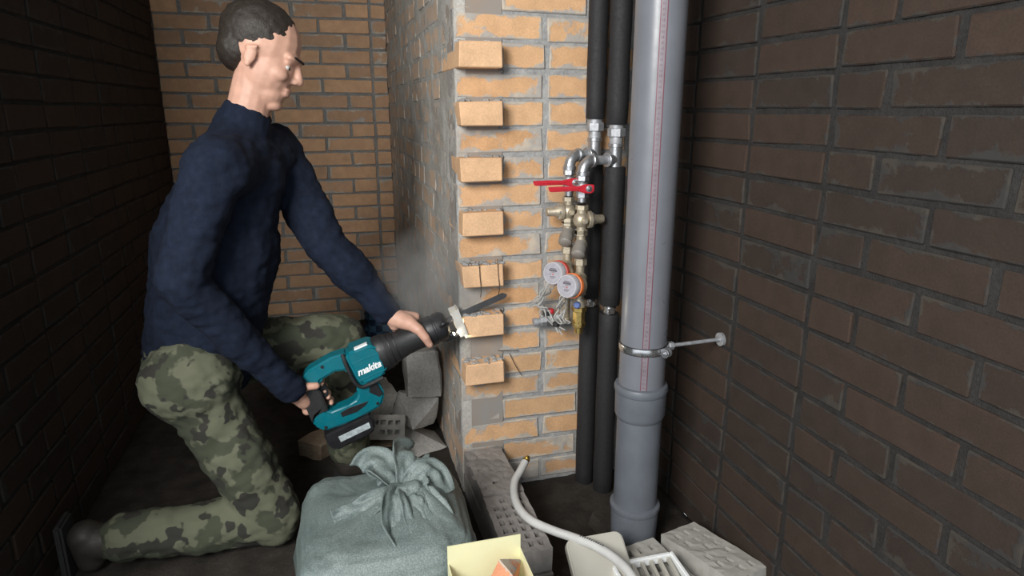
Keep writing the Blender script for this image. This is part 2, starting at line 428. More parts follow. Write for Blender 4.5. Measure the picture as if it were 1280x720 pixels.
# left-hand flank of the pier, running back to the rear wall
def side_smear(u, z):
    return 0.0035*max(0, nz((u*1.3, 3, z), 7, 3)) + 0.002
YB = 1.9266
wsd = Wall('wall_side', (0, 0, 0), (0, 1, 0), (-1, 0, 0), YB, 2.0, 'long brick flank of the pier smeared with grey mortar, receding to the rear', slab_o, M['mortar_side'], 0.010, 0.0028, -0.0022, smear=side_smear)
for k in range(0, 26):
    zb = ZF + 0.075*k
    n = 18-k
    if n % 2 == 0: wsd.course(k, zb, [0.12], M['brick_side'], start=0.132)
    else: wsd.course(k, zb, [0.245], M['brick_side'], start=0.192 if n in (1, 3, 5, 7, 9, 11, 13) else 0.0)
# rear wall
XL = -1.12
wb = Wall('wall_back', (XL, YB, 0), (1, 0, 0), (0, -1, 0), -XL, 2.05, 'rear wall of orange brick with raked grey joints behind the worker', slab_o, M['mortar_back'], 0.012, 0.003, -0.007, e0=.16)
for k in range(0, 27):
    zb = -0.0056 + 0.075*k
    if zb < 0: zb += 0.002
    wb.course(k, zb, [0.25] if k % 2 else [0.12, 0.25, 0.25, 0.25], M['brick_back'])
# right-hand wall of the niche, dim shade put into its dark colour
wr = Wall('wall_right', (0.62, -1.75, 0), (0, 1, 0), (-1, 0, 0), 1.75, 1.95, 'brick side wall with shade in its dark colour, right of the grey drain pipe', slab_d, M['mortar_dark'], 0.013, 0.003, -0.005)
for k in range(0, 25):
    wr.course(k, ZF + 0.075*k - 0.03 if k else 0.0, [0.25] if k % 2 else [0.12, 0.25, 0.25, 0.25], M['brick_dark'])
# left-hand wall, dimmed by the same dark colour
wl = Wall('wall_left', (XL, -0.9, 0), (0, 1, 0), (1, 0, 0), YB+0.9, 1.95, 'brick wall with shade in its dark colour along the left behind the worker', slab_d, M['mortar_dark'], 0.015, 0.003, -0.005)
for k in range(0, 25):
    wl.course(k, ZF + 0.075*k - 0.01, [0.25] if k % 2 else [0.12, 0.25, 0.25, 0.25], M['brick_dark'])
# the right wall goes on past the camera; on the left the room opens out
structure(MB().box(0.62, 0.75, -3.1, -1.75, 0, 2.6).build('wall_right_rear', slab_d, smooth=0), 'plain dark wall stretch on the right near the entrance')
structure(MB().box(XL-.13, .75, -3.1, YB+.13, 2.6, 2.72).build('ceiling', M['concrete'], smooth=0), 'bare concrete ceiling above the pipe niche', 'ceiling')
# uneven dirt floor
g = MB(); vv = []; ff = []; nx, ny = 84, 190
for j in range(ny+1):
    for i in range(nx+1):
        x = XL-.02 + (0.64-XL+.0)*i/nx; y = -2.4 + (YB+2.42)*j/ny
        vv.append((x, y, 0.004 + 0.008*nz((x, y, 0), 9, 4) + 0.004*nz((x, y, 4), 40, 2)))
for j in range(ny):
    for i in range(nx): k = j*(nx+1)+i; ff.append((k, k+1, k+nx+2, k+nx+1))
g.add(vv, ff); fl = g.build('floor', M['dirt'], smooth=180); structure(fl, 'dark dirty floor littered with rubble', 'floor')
bm = bmesh.new(); bm.from_mesh(fl.data)
ex = bmesh.ops.extrude_edge_only(bm, edges=[e for e in bm.edges if e.is_boundary])
for x in ex['geom']:
    if isinstance(x, bmesh.types.BMVert): x.co.z = -0.08
bm.to_mesh(fl.data); bm.free()

# ------------------------------------------------------------------ bricks with slots
def perforated(L, W, H, nl, nw, slot=0.55, depth=0.05, jit=0.0, seed=1):
    """brick lying flat (L along x, W along y) with rows of slots let into the top"""
    r = random.Random(seed)
    def lines(T, n, fr, edge):
        pitch = (T-2*edge)/n; out = [-T/2]
        for i in range(n):
            a = -T/2 + edge + pitch*(i + (1-fr)/2); out += [a, a+pitch*fr]
        return out + [T/2]
    xs = lines(L, nl, slot+.12, 0.012); ys = lines(W, nw, slot-.05, 0.010)
    mb = MB(); z1 = H/2; z0 = -H/2
    for i in range(len(xs)-1):
        for j in range(len(ys)-1):
            x0, x1, y0, y1 = xs[i], xs[i+1], ys[j], ys[j+1]
            if i % 2 and j % 2 and r.random() > jit:
                zb = z1-depth*r.uniform(.6, 1)
                mb.add([(x0,y0,z1),(x1,y0,z1),(x1,y1,z1),(x0,y1,z1),(x0,y0,zb),(x1,y0,zb),(x1,y1,zb),(x0,y1,zb)],
                       [(4,5,6,7),(0,4,5,1),(1,5,6,2),(2,6,7,3),(3,7,4,0)][0:5])
            else: mb.add([(x0,y0,z1),(x1,y0,z1),(x1,y1,z1),(x0,y1,z1)], [(0,1,2,3)])
    a = [(-L/2,-W/2),(L/2,-W/2),(L/2,W/2),(-L/2,W/2)]
    # sides follow the grid lines so that the shell closes
    for j in range(len(xs)-1):
        for y in (-W/2, W/2): mb.add([(xs[j],y,z0),(xs[j+1],y,z0),(xs[j+1],y,z1),(xs[j],y,z1)], [(0,1,2,3)])
    for j in range(len(ys)-1):
        for x in (-L/2, L/2): mb.add([(x,ys[j],z0),(x,ys[j+1],z0),(x,ys[j+1],z1),(x,ys[j],z1)], [(0,1,2,3)])
    mb.add([(x, y, z0) for x, y in a], [(0,1,2,3)])
    me = bpy.data.meshes.new('perforated_brick'); me.from_pydata([tuple(q) for q in mb.v], [], mb.f)
    bm = bmesh.new(); bm.from_mesh(me); bmesh.ops.remove_doubles(bm, verts=bm.verts, dist=1e-5)
    bmesh.ops.recalc_face_normals(bm, faces=bm.faces)
    for v in bm.verts: v.co += Vector((r.gauss(0, .0008), r.gauss(0, .0008), r.gauss(0, .0008)))
    bm.to_mesh(me); bm.free(); return me

# low wall stub running forward from the pier corner
lw = empty('low_wall_stub', (0.06, -0.27, 0)); tag(lw, 'low stub of grey perforated bricks running forward from the pier corner', 'wall')
for lay in range(2):
    for i, (ya, yb) in enumerate(((-0.262, -0.004), (-0.527, -0.272))):
        me = perforated(yb-ya, 0.118, 0.066, 7, 4, .55, .045, .12 if i else .9, 3+i+lay*2)
        o = link('brick', me, M['perf'], lw); o.location = (random.uniform(-.002, .002), (ya+yb)/2+0.27, 0.041 + 0.076*lay); o.rotation_euler = (0, 0, PI/2 + random.uniform(-.012, .012))
mb = MB(); mb.box(-.052, .052, -.25, .262, .0745, .084); mb.build('mortar_bed', M['mortar_back'], lw, smooth=0)
mb = MB(); r = random.Random(5)
for i in range(60):
    y = r.uniform(.02, .262); x = r.uniform(-.055, .056); s_ = r.uniform(.004, .012)
    mb.ball((x, y, .150 + r.uniform(-.004, .001)), (s_*1.6, s_*2.0, s_*.28), 7, 4)
mc = mb.build('mortar_crust', M['perf'], lw, smooth=60)
tag(mc, 'rough mortar crust on the low bricks', None, None, 'stuff')

# thin reinforcement wires poking out of the joints
for pts in (([(.045, -.0635, .772), (.047, -.0635, .725), (.05, -.064, .688), (.051, -.05, .662)]),
            ([(.099, -.0635, .774), (.101, -.0635, .73), (.104, -.064, .69), (.104, -.05, .664)]),
            ([(.048, -.006, .455), (.054, -.012, .42), (.066, -.012, .375)]), ([(.102, -.006, .462), (.108, -.014, .42), (.122, -.012, .372)]),
            ([(.150, -.006, .462), (.166, -.014, .425), (.187, -.012, .388)]), ([(.112, -.004, .476), (.14, -.012, .474), (.178, -.012, .472)])):
    wi = MB().tube(spline(pts, 5), 0.0011, 6).build('reinforcement_wire', M['wire'], wf.o)

# ------------------------------------------------------------------ drain pipe
RP = 0.0585
DP = Vector((0.397, -0.40, 0))
dp = empty('drain_pipe', (DP.x, DP.y, 0)); tag(dp, 'large grey plastic drain pipe with red printed scale, standing right of the black risers', 'pipe')
def hollow(mb, prof, n=48): return mb.lathe((0, 0, 0), (0, 0, 1), prof, n)
hollow(MB(), [(0.495, RP*.9), (0.495, RP), (1.9, RP), (1.9, RP*.9)]).build('upper_pipe', M['pipe_grey'], dp)
hollow(MB(), [(0.478, RP), (0.480, RP+.0085), (0.486, RP+.0105), (0.494, RP+.0105), (0.500, RP+.008), (0.5025, RP+.001)], 48).build('socket_rim', M['pipe_low'], dp)
hollow(MB(), [(0.405, RP), (0.41, RP+.003), (0.418, RP+.0065), (0.478, RP+.0075), (0.480, RP)]).build('socket', M['pipe_low'], dp)
hollow(MB(), [(0.135, RP*.9), (0.135, RP-.0005), (0.405, RP-.0005), (0.41, RP*.9)]).build('lower_pipe', M['pipe_low'], dp)
hollow(MB(), [(0.134, RP), (0.136, RP+.007), (0.143, RP+.0095), (0.151, RP+.0085), (0.155, RP)]).build('lower_socket_rim', M['pipe_low'], dp)
hollow(MB(), [(-0.02, RP+.001), (0.05, RP+.003), (0.134, RP+.0055), (0.136, RP)]).build('lower_socket', M['pipe_low'], dp)
tc = Vector((-0.352-DP.x, -1.852-DP.y)).normalized(); rt = Vector((-tc.y, tc.x))
if rt.x < 0: rt = -rt
def pipe_patch(mb, a0, a1, z0, z1, r, m=4):
    vs_ = []
    for i in range(m+1):
        a = a0 + (a1-a0)*i/m; d = tc*math.cos(a) + rt*math.sin(a)
        vs_ += [(d.x*r, d.y*r, z0), (d.x*r, d.y*r, z1), (d.x*(r-.0015), d.y*(r-.0015), z0), (d.x*(r-.0015), d.y*(r-.0015), z1)]
    fs = []
    for i in range(m):
        b = 4*i; fs += [(b, b+4, b+5, b+1), (b+2, b+3, b+7, b+6), (b, b+2, b+6, b+4), (b+1, b+5, b+7, b+3)]
    fs += [(0, 1, 3, 2), (4*m, 4*m+2, 4*m+3, 4*m+1)]
    mb.add(vs_, fs)
A0, A1 = -0.02, 0.24
mb = MB(); pipe_patch(mb, A0, A1, .503, 1.9, RP+.0003, 6); mb.build('scale_band', M['scale_pink'], dp)
mb = MB(); pipe_patch(mb, A0-.015, A0+.02, .503, 1.9, RP+.0006, 2); pipe_patch(mb, A1-.02, A1+.015, .503, 1.9, RP+.0006, 2); mb.build('scale_lines', M['scale_red'], dp)
mb = MB(); r = random.Random(11); z = .508
while z < 1.8:
    a = A0+.07
    for q in range(2):
        wd = r.uniform(.02, .045); pipe_patch(mb, a, a+wd, z, z+r.uniform(.003, .006), RP+.0006, 1); a += wd+.025
    z += 0.0115
mb.build('scale_marks', plain('scale_ink', (.17, .11, .13), .5), dp)
# pipe clamp
cz = 0.603
mb = MB(); hollow(mb, [(cz-.0105, RP), (cz-.0105, RP+.0012), (cz+.0105, RP+.0012), (cz+.0105, RP)]); mb.build('clamp_rubber', M['rubber'], dp)
cb = hollow(MB(), [(cz-.0085, RP), (cz-.0085, RP+.0026), (cz-.004, RP+.0034), (cz+.004, RP+.0034), (cz+.0085, RP+.0026), (cz+.0085, RP)]).build('clamp_band', M['chrome'], dp)
d = tc*math.cos(.95) + rt*math.sin(.95); e3 = Vector((d.x, d.y, 0)); s3 = Vector((-d.y, d.x, 0))
for q in (-.006, .006):
    mb = MB(); c = e3*(RP+.012) + s3*q + V(0, 0, cz); mb.cyl(c-s3*.0015, c+s3*.0015, .012, n=16); mb.build('clamp_ear', M['steel'], cb)
c = e3*(RP+.013) + V(0, 0, cz); mb = MB(); mb.cyl(c-s3*.018, c+s3*.016, .0035, n=12); mb.hexa(c-s3*.014, c-s3*.009, .008); mb.hexa(c+s3*.0085, c+s3*.014, .008); mb.build('clamp_bolt', M['steel'], cb)
mb = MB(); c0 = Vector((.056, -.02, cz)); mb.cyl(c0, c0+V(.166, .01, 0), .005, n=12); mb.hexa(c0+V(.004, 0, 0), c0+V(.018, .001, 0), .011); mb.cyl(c0+V(.158, .0095, 0), c0+V(.166, .01, 0), .018, n=16); mb.build('clamp_stud', M['steel_dull'], dp)
# dark conduit behind it
cn = empty('conduit', (0.435, -0.235, 0)); tag(cn, 'slim dark grey conduit running up just behind the drain pipe', 'pipe')
MB().cyl((0, 0, -.01), (0.003, 0, 1.95), .0135, n=20).build('tube', plain('conduit_dark', (.035, .036, .04), .5), cn)
mb = MB(); mb.cyl((0, 0, .36), (0, 0, .40), .0165, n=20, bev=.002); mb.build('sleeve', M['rubber'], cn)

# ------------------------------------------------------------------ water risers with insulation
def riser(name, x, y, R, z_up, z_mid, zj, label, tee_to, seed):
    o = empty(name, (x, y, 0)); tag(o, label, 'pipe', 'insulated water risers')
    def foam(nm, z0, z1, dr=0):
        pr = [(z0, R*.6), (z0, R-.002+dr), (z0+.003, R+dr)]
        n = max(2, int((z1-z0)/.05)); rr = random.Random(seed)
        for i in range(1, n): pr.append((z0+(z1-z0)*i/n, R+dr+rr.uniform(-.0008, .0008)))
        pr += [(z1-.003, R+dr), (z1, R-.002+dr), (z1, R*.6)]
        f = MB().lathe((0, 0, 0), (0, 0, 1), pr, 28).build(nm, M['foam'], o); return f
    MB().cyl((0, 0, 0), (0, 0, 1.95), .0135, n=16).build('steel_pipe', M['steel_dull'], o)
    foam('upper_insulation', z_up, 1.92); foam('middle_insulation', zj+.014, z_mid); foam('lower_insulation', 0.002, zj-.012, .0015)
    mb = MB(); mb.cyl((0, 0, zj-.012), (0, 0, zj+.014), .018, n=20)
    for q in (-.006, .007): mb.cyl((0, 0, zj+q-.0035), (0, 0, zj+q+.0035), .0205, n=24, bev=.0012)
    mb.box(-.012, .004, -.028, -.018, zj-.008, zj+.008); mb.build('joint_clamp', M['chrome'], o)
    # union nut and tee
    u = MB(); u.hexa((0, 0, z_up-.034), (0, 0, z_up-.010), .025); u.cyl((0, 0, z_up-.012), (0, 0, z_up+.002), .021, n=20); u.build('union_nut', M['steel_dull'], o)
    u = MB(); u.cyl((0, 0, z_up-.054), (0, 0, z_up-.034), .019, n=12); u.build('threaded_collar', M['steel_dull'], o)
    u = MB(); u.cyl((0, 0, z_mid-.002), (0, 0, z_up-.054), .0185, n=20); u.cyl((0, 0, z_up-.062), (0, 0, z_up-.052), .0215, n=20, bev=.001)
    t = Vector(tee_to) - Vector((x, y, 0)); zt = t.z; t.z = 0; dd = t.normalized()
    u.cyl((0, 0, zt), dd*.030 + V(0, 0, zt), .0175, n=20); u.cyl(dd*.022 + V(0, 0, zt), dd*.032 + V(0, 0, zt), .0205, n=20, bev=.001); u.build('tee', M['steel'], o)
    L = t.length - .02
    u = MB(); u.cyl(dd*.030 + V(0, 0, zt), dd*L + V(0, 0, zt), .0125, n=18); u.build('nipple', M['steel_dull'], o)
    # elbow bending down
    u = MB(); pts = []
    for i in range(9):
        a = PI/2*i/8; pts.append(V(0, 0, zt) + dd*(L-.012) + dd*(.032*math.sin(a)) + V(0, 0, -.032*(1-math.cos(a))))
    u.tube(pts, .0155, 18); u.cyl(pts[0]-dd*.006, pts[0]+dd*.004, .0185, n=20, bev=.001); u.cyl(pts[-1]+V(0, 0, .003), pts[-1]-V(0, 0, .008), .0185, n=20, bev=.001)
    u.build('elbow', M['steel'], o)
    end = pts[-1] + Vector((x, y, 0)); return o, end
rl, EA = riser('water_riser', .394, -.04, .0275, 1.160, 1.035, .618, 'black insulated riser nearest the brick pier, partly behind its twin', (.304, -.08, 1.062), 1)
rr_, EB = riser('water_riser.001', .434, -.10, .0295, 1.146, 1.030, .610, 'front black insulated riser next to the grey drain pipe', (.325, -.13, 1.050), 2)

# ------------------------------------------------------------------ the two metering branches
def ball_valve(cx, cy, ztop, label, lev):
    o = empty('ball_valve', (cx, cy, ztop-.06)); tag(o, label, 'valve', 'red lever ball valves')
    u = MB(); u.cyl((0, 0, .052), (0, 0, .075), .0125, n=18); u.hexa((0, 0, .038), (0, 0, .054), .0175); u.ball((0, 0, .022), (.0175, .0175, .0185), 18, 10); u.hexa((0, 0, -.008), (0, 0, .010), .0175); u.cyl((0, 0, -.02), (0, 0, -.006), .0125, n=18)
    u.build('body', M['steel'], o)
    u = MB(); u.cyl((0, -.012, .022), (0, -.040, .022), .0075, n=16); u.build('stem', M['brass_dull'], o)
    x0 = lev
    u = MB()
    prof = [(0.016, -.008), (0.016, .010), (-.010, .012), (-.035, .006), (-.075, .0075), (x0-.004, .0068), (x0, .002), (x0, -.004), (x0+.004, -.0065), (-.05, -.0055), (-.03, -.006), (-.012, -.012), (.008, -.013)]
    u.prism([(a, b+.022) for a, b in prof], -.049, -.041); lv = u.build('lever', M['red'], o, bev=.002)
    u = MB(); u.prism([(a*.8-.012, b*.25+.0225) for a, b in prof[2:11]], -.0505, -.048); u.build('lever_rib', M['red'], lv, bev=.0008, seg=1)
    u = MB(); u.hexa((0, -.049, .022), (0, -.055, .022), .0065); u.cyl((0, -.0545, .022), (0, -.0575, .022), .0035, n=12); u.build('lever_nut', M['chrome'], lv)
    u = MB(); u.cyl((0, -.0485, .022), (0, -.0495, .022), .0092, n=20); u.build('washer', M['steel'], lv)
    return o
AX, AY = EA.x, EA.y; BX, BY = EB.x, EB.y
ball_valve(AX, AY, EA.z, 'ball valve with the higher and farther red lever', -.118)
ball_valve(BX, BY, EB.z, 'ball valve with the lower and nearer red lever', -.112)
def regulator(cx, cy, z, sgn, label):
    o = empty('pressure_regulator', (cx, cy, z-.03)); tag(o, label, 'regulator', 'brass pressure regulators')
    u = MB(); u.cyl((0, 0, -.012), (0, 0, .072), .0135, n=18); u.ball((0, 0, .03), (.024, .023, .024), 18, 10); u.hexa((0, 0, .058), (0, 0, .072), .018); u.hexa((0, 0, -.012), (0, 0, .002), .018); u.build('body', M['brass_dull'], o)
    u = MB(); u.cyl((sgn*.016, 0, .03), (sgn*.029, 0, .03), .0245, n=22, bev=.002); fl_ = u.build('bonnet_flange', M['brass_dull'], o)
    for q in range(6):
        a = 2*PI*q/6; MB().hexa((sgn*.027, .019*math.cos(a), .03+.019*math.sin(a)), (sgn*.032, .019*math.cos(a), .03+.019*math.sin(a)), .0042).build('screw', M['steel'], fl_)
    u = MB(); u.lathe((sgn*.027, 0, .03), (sgn, 0, 0), [(0, .018), (.010, .0165), (.016, .013), (.034, .0125), (.038, .011)], 20); u.build('spring_cap', M['brass_dull'], o)
    u = MB(); u.cyl((0, -.018, .03), (0, -.030, .03), .0095, n=16, bev=.001); u.hexa((0, -.029, .03), (0, -.034, .03), .007); u.build('gauge_plug', M['brass_dull'], o)
regulator(AX, AY, .906, -1, 'brass pressure regulator with its cap pointing left to the bricks')
regulator(BX, BY, .888, 1, 'brass pressure regulator with its cap pointing right to the black riser')
def strainer(cx, cy, z, label):
    o = empty('strainer', (cx, cy, z-.03)); tag(o, label, 'strainer', 'angled line strainers')
    u = MB(); u.cyl((0, 0, -.012), (0, 0, .085), .0135, n=18); u.hexa((0, 0, .068), (0, 0, .085), .018); u.hexa((0, 0, -.012), (0, 0, .004), .0175); u.ball((0, 0, .04), (.019, .019, .022), 16, 8); u.build('body', M['brass_dull'], o)
    d = Vector((-.42, -.62, -.66)).normalized()
    u = MB(); u.lathe(Vector((0, 0, .048)), d, [(.004, .0165), (.02, .0175), (.022, .0195), (.044, .0195), (.047, .017), (.050, .008)], 22); u.build('cap', plain('strainer_cap', (.27, .25, .225), .5, .3), o)
    return o
strainer(AX, AY, .832, 'dusty angled strainer above the farther meter')
strainer(BX, BY, .806, 'dusty angled strainer above the nearer meter')
def meter(px, py, z, dial, ring, label):
    o = empty('water_meter', (px, py, z)); tag(o, label, 'meter', 'round water meters')
    dv = Vector(dial) - Vector((px, py, z)); nrm = Vector((-.80, -.58, .14)).normalized()
    u = MB(); u.cyl((0, 0, -.055), (0, 0, .055), .0125, n=18); u.hexa((0, 0, .036), (0, 0, .052), .0185); u.hexa((0, 0, -.052), (0, 0, -.036), .0185)
    c = dv - nrm*.05
    u.cyl((0, 0, 0), c, .021, n=18); u.lathe(c-nrm*.012, nrm, [(0, .024), (.004, .032), (.022, .0335), (.026, .032)], 30); u.build('body', M['brass_dull'], o)
    u = MB(); u.lathe(c+nrm*.012, nrm, [(0, .033), (.002, .0358), (.013, .0358), (.015, .033)], 32); u.build('seal_ring', ring, o)
    u = MB(); u.lathe(c+nrm*.025, nrm, [(0, .0325), (.003, .0336), (.022, .0325), (.0245, .031), (.0245, .0285), (.0225, .028)], 32); h = u.build('register', M['dial'], o)
    f0 = c+nrm*.0472; up = (V(0, 0, 1) - nrm*nrm.z).normalized(); sd = up.cross(nrm).normalized()
    MB().cyl(f0, f0+nrm*.0008, .0278, n=32).build('dial', plain('dial_face', (.36, .35, .39), .35, 0, .12, 120), h)
    u = MB()
    def bar(a, b, wd, ht):
        ctr = f0 + sd*a + up*b + nrm*.0012; q = [ctr+sd*(wd*i)+up*(ht*j)+nrm*k for k in (-.0006, .0003) for i, j in ((-1, -1), (1, -1), (1, 1), (-1, 1))]
        u.add(q, [(3,2,1,0),(4,5,6,7),(0,1,5,4),(1,2,6,5),(2,3,7,6),(3,0,4,7)])
    bar(0, .013, .010, .0011); bar(0, .008, .013, .0028); bar(.002, -.009, .009, .0008); bar(-.001, -.013, .007, .0008); bar(0, .003, .006, .0006); bar(-.008, -.003, .004, .0006)
    u.build('dial_print', plain('dial_ink', (.12, .11, .13), .5), h)
    MB().cyl(f0 + sd*.001 - up*.003, f0 + sd*.001 - up*.003 + nrm*.0014, .0022, n=12).build('star_wheel', M['red_ring'], h)
    for ch in list(o.children): ch.scale = (1, 1, 1)
    return o, c, nrm
mA, cA, nA = meter(AX, AY, .748, (.239, -.137, .741), M['red_ring'], 'round water meter with a red ring, farther left on the brickwork')
mB, cB, nB = meter(BX, BY, .722, (.262, -.190, .715), M['orange_ring'], 'round water meter with a bright orange ring, nearer the black risers')
# check valve under the nearer meter, and outlet valve on the wall
o = empty('check_valve', (BX, BY, .585)); tag(o, 'shiny brass check valve hanging below the orange-ringed meter', 'valve')
u = MB(); u.hexa((0, 0, .036), (0, 0, .050), .0225); u.cyl((0, 0, -.012), (0, 0, .038), .0185, n=8, bev=.002); u.cyl((0, 0, -.03), (0, 0, -.010), .0125, n=18); u.hexa((0, 0, -.008), (0, 0, .004), .0205); u.build('body', M['brass'], o)
MB().lathe((0, 0, .048), (0, 0, 1), [(0, .017), (.012, .0185), (.022, .016), (.03, .013), (.085, .0125)], 18).build('coupling', M['brass_dull'], o)
MB().lathe((-.010, -.012, .060), (-.5, -.8, .1), [(0, .010), (.010, .010), (.013, .007)], 14).build('plug', M['blue_cap'], o)
o = empty('drain_cock', (.262, -.045, .585)); tag(o, 'small horizontal grey drain cock with a red knob against the bricks', 'valve')
u = MB(); u.cyl((-.045, -.01, -.012), (.05, -.01, -.003), .0105, n=18); u.hexa((-.03, -.01, -.0105), (-.012, -.01, -.0085), .0155); u.hexa((.018, -.01, -.006), (.034, -.01, -.0045), .0155); u.cyl((-.052, -.01, -.0125), (-.04, -.01, -.0115), .013, n=18); u.build('body', M['steel_dull'], o)
MB().cyl((.0, -.012, -.005), (.0, -.014, .016), .006, n=14).build('stem', M['white'], o)
MB().lathe((0, -.014, .014), (0, 0, 1), [(0, .0095), (.002, .011), (.010, .011), (.013, .009)], 14).build('knob', M['red'], o)
u = MB(); u.cyl((.05, -.01, -.003), (AX-.262, AY+.045, -.002), .0105, n=16); u.ball((AX-.262, AY+.045, -.002), .0135, 14, 8); u.cyl((AX-.262, AY+.045, -.002), (AX-.262, AY+.045, .112), .0115, n=16); u.build('feed_pipe', M['brass_dull'], o)
# grey pulse cables
def cables(name, starts, mids, end, label, seed, n=5):
    o = empty(name, end); tag(o, label, 'cable', 'meter pulse cables'); r = random.Random(seed); e = Vector(end)
    for i in range(n):
        j = lambda s_: Vector((r.gauss(0, s_), r.gauss(0, s_), r.gauss(0, s_)))
        pts = [Vector(starts) + j(.004)] + [Vector(m_) + j(.0085) for m_ in mids] + [e + j(.006)]
        MB().tube([q-e for q in spline(pts, 7)], .0021, 7).build('strand', M['cable'], o)
    MB().cyl(Vector(mids[-1])-e-V(.0, 0, .006), Vector(mids[-1])-e+V(0, 0, .006), .0105, n=14).build('tie', M['rubber'], o)
dA = Vector((.247, -.135, .745)); dB = Vector((.272, -.188, .717))
cables('pulse_cable', dA+V(-.002, .02, -.026), [(.236, -.10, .69), (.238, -.075, .665), (.222, -.055, .64), (.236, -.06, .615), (.25, -.06, .60)], (.282, -.075, .56), 'tangle of grey cables hanging from the red-ringed meter', 3)
cables('pulse_cable.001', dB+V(.004, .02, -.028), [(.272, -.14, .66), (.275, -.12, .635), (.262, -.11, .605), (.285, -.10, .585), (.268, -.095, .575)], (.292, -.095, .548), 'tangle of grey cables hanging from the orange-ringed meter', 5)

# ------------------------------------------------------------------ hose
o = empty('hose', (.24, -.66, .17)); tag(o, 'white flexible hose with a brass end curling over the low bricks', 'hose')
HP = [(.150, -.176, .184), (.128, -.205, .176), (.100, -.245, .169), (.083, -.300, .164), (.079, -.365, .162), (.094, -.425, .162), (.135, -.478, .161), (.178, -.520, .160), (.214, -.568, .163), (.238, -.630, .168), (.246, -.700, .172), (.247, -.80, .15), (.24, -.93, .06), (.25, -1.05, .022)]
org = Vector((.24, -.66, .17)); hp = [Vector(q)-org for q in spline(HP, 8)]
MB().tube(hp, .0112, 18).build('tube', M['hose'], o)
e0 = hp[0]; d = (hp[0]-hp[4]).normalized()
u = MB(); u.cyl(e0-d*.004, e0+d*.010, .0085, n=16); u.cyl(e0+d*.010, e0+d*.014, .0105, n=16); u.cyl(e0+d*.013, e0+d*.024, .0065, n=14); u.build('brass_end', M['brass'], o)
u = MB(); r = random.Random(3); i0 = 58
for k in range(11):
    q = hp[i0+int(k*.85)] + (hp[i0+int(k*.85)+1]-hp[i0+int(k*.85)])*((k*.85) % 1); t = (hp[i0+int(k*.85)+1]-hp[i0+int(k*.85)]).normalized()
    sd = t.cross(V(0, 0, 1)).normalized(); nn = (V(0, 0, 1) - t*t.z).normalized(); view = (nn*.75 - sd*.0).normalized()
    for wv in (-.0028, 0.0004):
        h_ = r.uniform(.0011, .0016); c = q + nn*.0112*math.cos(wv*80) + sd*wv; a = t*r.uniform(.0010, .0020); b = sd*h_
        u.add([c-a-b, c+a-b, c+a+b, c-a+b, c-a-b+nn*.0004, c+a-b+nn*.0004, c+a+b+nn*.0004, c-a+b+nn*.0004], [(3,2,1,0),(4,5,6,7),(0,1,5,4),(1,2,6,5),(2,3,7,6),(3,0,4,7)])
u.build('printed_marks', M['ink'], o)

# ------------------------------------------------------------------ rubble
def chunk(name, loc, size, rot, mat, label, seed, cat='rubble', n=16, rough=.10, group='broken rubble pieces'):
    r = random.Random(seed); bm = bmesh.new()
    for i in range(n):
        p = Vector([r.choice((-1, 1))*(r.uniform(.55, 1)**.6) for _ in range(3)])
        bm.verts.new((p.x*size[0]/2, p.y*size[1]/2, p.z*size[2]/2))
    res = bmesh.ops.convex_hull(bm, input=bm.verts)
    bmesh.ops.delete(bm, geom=[x for x in res['geom_interior'] if isinstance(x, bmesh.types.BMVert)], context='VERTS')
    bmesh.ops.triangulate(bm, faces=bm.faces)
    bmesh.ops.subdivide_edges(bm, edges=bm.edges, cuts=3, use_grid_fill=True)
    m_ = min(size)
    for v in bm.verts: v.co += v.co.normalized()*m_*rough*nz(v.co + Vector((seed*3.1, 0, 0)), 1.6/m_, 3)
    me = bpy.data.meshes.new(name); bm.to_mesh(me); bm.free()
    me.polygons.foreach_set('use_smooth', [True]*len(me.polygons)); me.set_sharp_from_angle(angle=math.radians(28))
    o = link(name, me, mat); o.rotation_euler = rot
    R = o.rotation_euler.to_matrix(); zmin = min((R @ v.co).z for v in me.vertices)
    o.location = (loc[0], loc[1], loc[2]-zmin); tag(o, label, cat, group); return o
def pbrick(loc, rot, mat, label, L=.25, seed=1, cat='brick', group='loose perforated bricks', nl=6, nw=3):
    o = link('perforated_brick', perforated(L, .12, .065, nl, nw, .5, .04, .15, seed), mat); o.rotation_euler = rot; o.location = loc; tag(o, label, cat, group); return o
# heap behind the saw
chunk('rubble_chunk', (-.088, .345, .0), (.16, .16, .085), (0, .03, .3), M['chunk'], 'flat grey mortar slab at the bottom of the heap by the pier', 21)
chunk('rubble_chunk', (-.10, .36, .086), (.115, .13, .110), (.1, .1, .5), M['chunk'], 'middle grey block of the heap, below the tall cracked block', 22, n=22, rough=.07)
chunk('rubble_chunk', (-.078, .36, .197), (.125, .12, .185), (0, -.06, .1), M['chunk'], 'tall grey cracked mortar block topping the heap by the pier', 23, n=30, rough=.06)
chunk('rubble_chunk', (-.235, .40, .120), (.105, .11, .115), (.2, .1, .4), M['chunk_pale'], 'pale chunk lying behind the small perforated half brick', 24)
me = perforated(.124, .085, .075, 4, 2, .5, .03, .1, 31)
o = link('perforated_brick', me, M['perf_pale']); o.rotation_euler = (math.radians(62), math.radians(4), math.radians(-8)); o.location = (-.212, .300, .112); tag(o, 'pale perforated half brick tilted on edge with slots facing out', 'brick', 'loose perforated bricks')
o = link('plain_brick', brick_mesh(.25, .065, .12, 2, M['chunk_brown']).copy(), None); o.rotation_euler = (0, 0, 1.45); o.location = (-.242, .375, .036); tag(o, 'tan dusty brick lying flat under the pale half brick', 'brick', 'loose bricks')
chunk('rubble_chunk', (-.43, .40, .0), (.14, .12, .07), (0, 0, .8), M['chunk_brown'], 'brown lump lying left of the tan brick', 25)
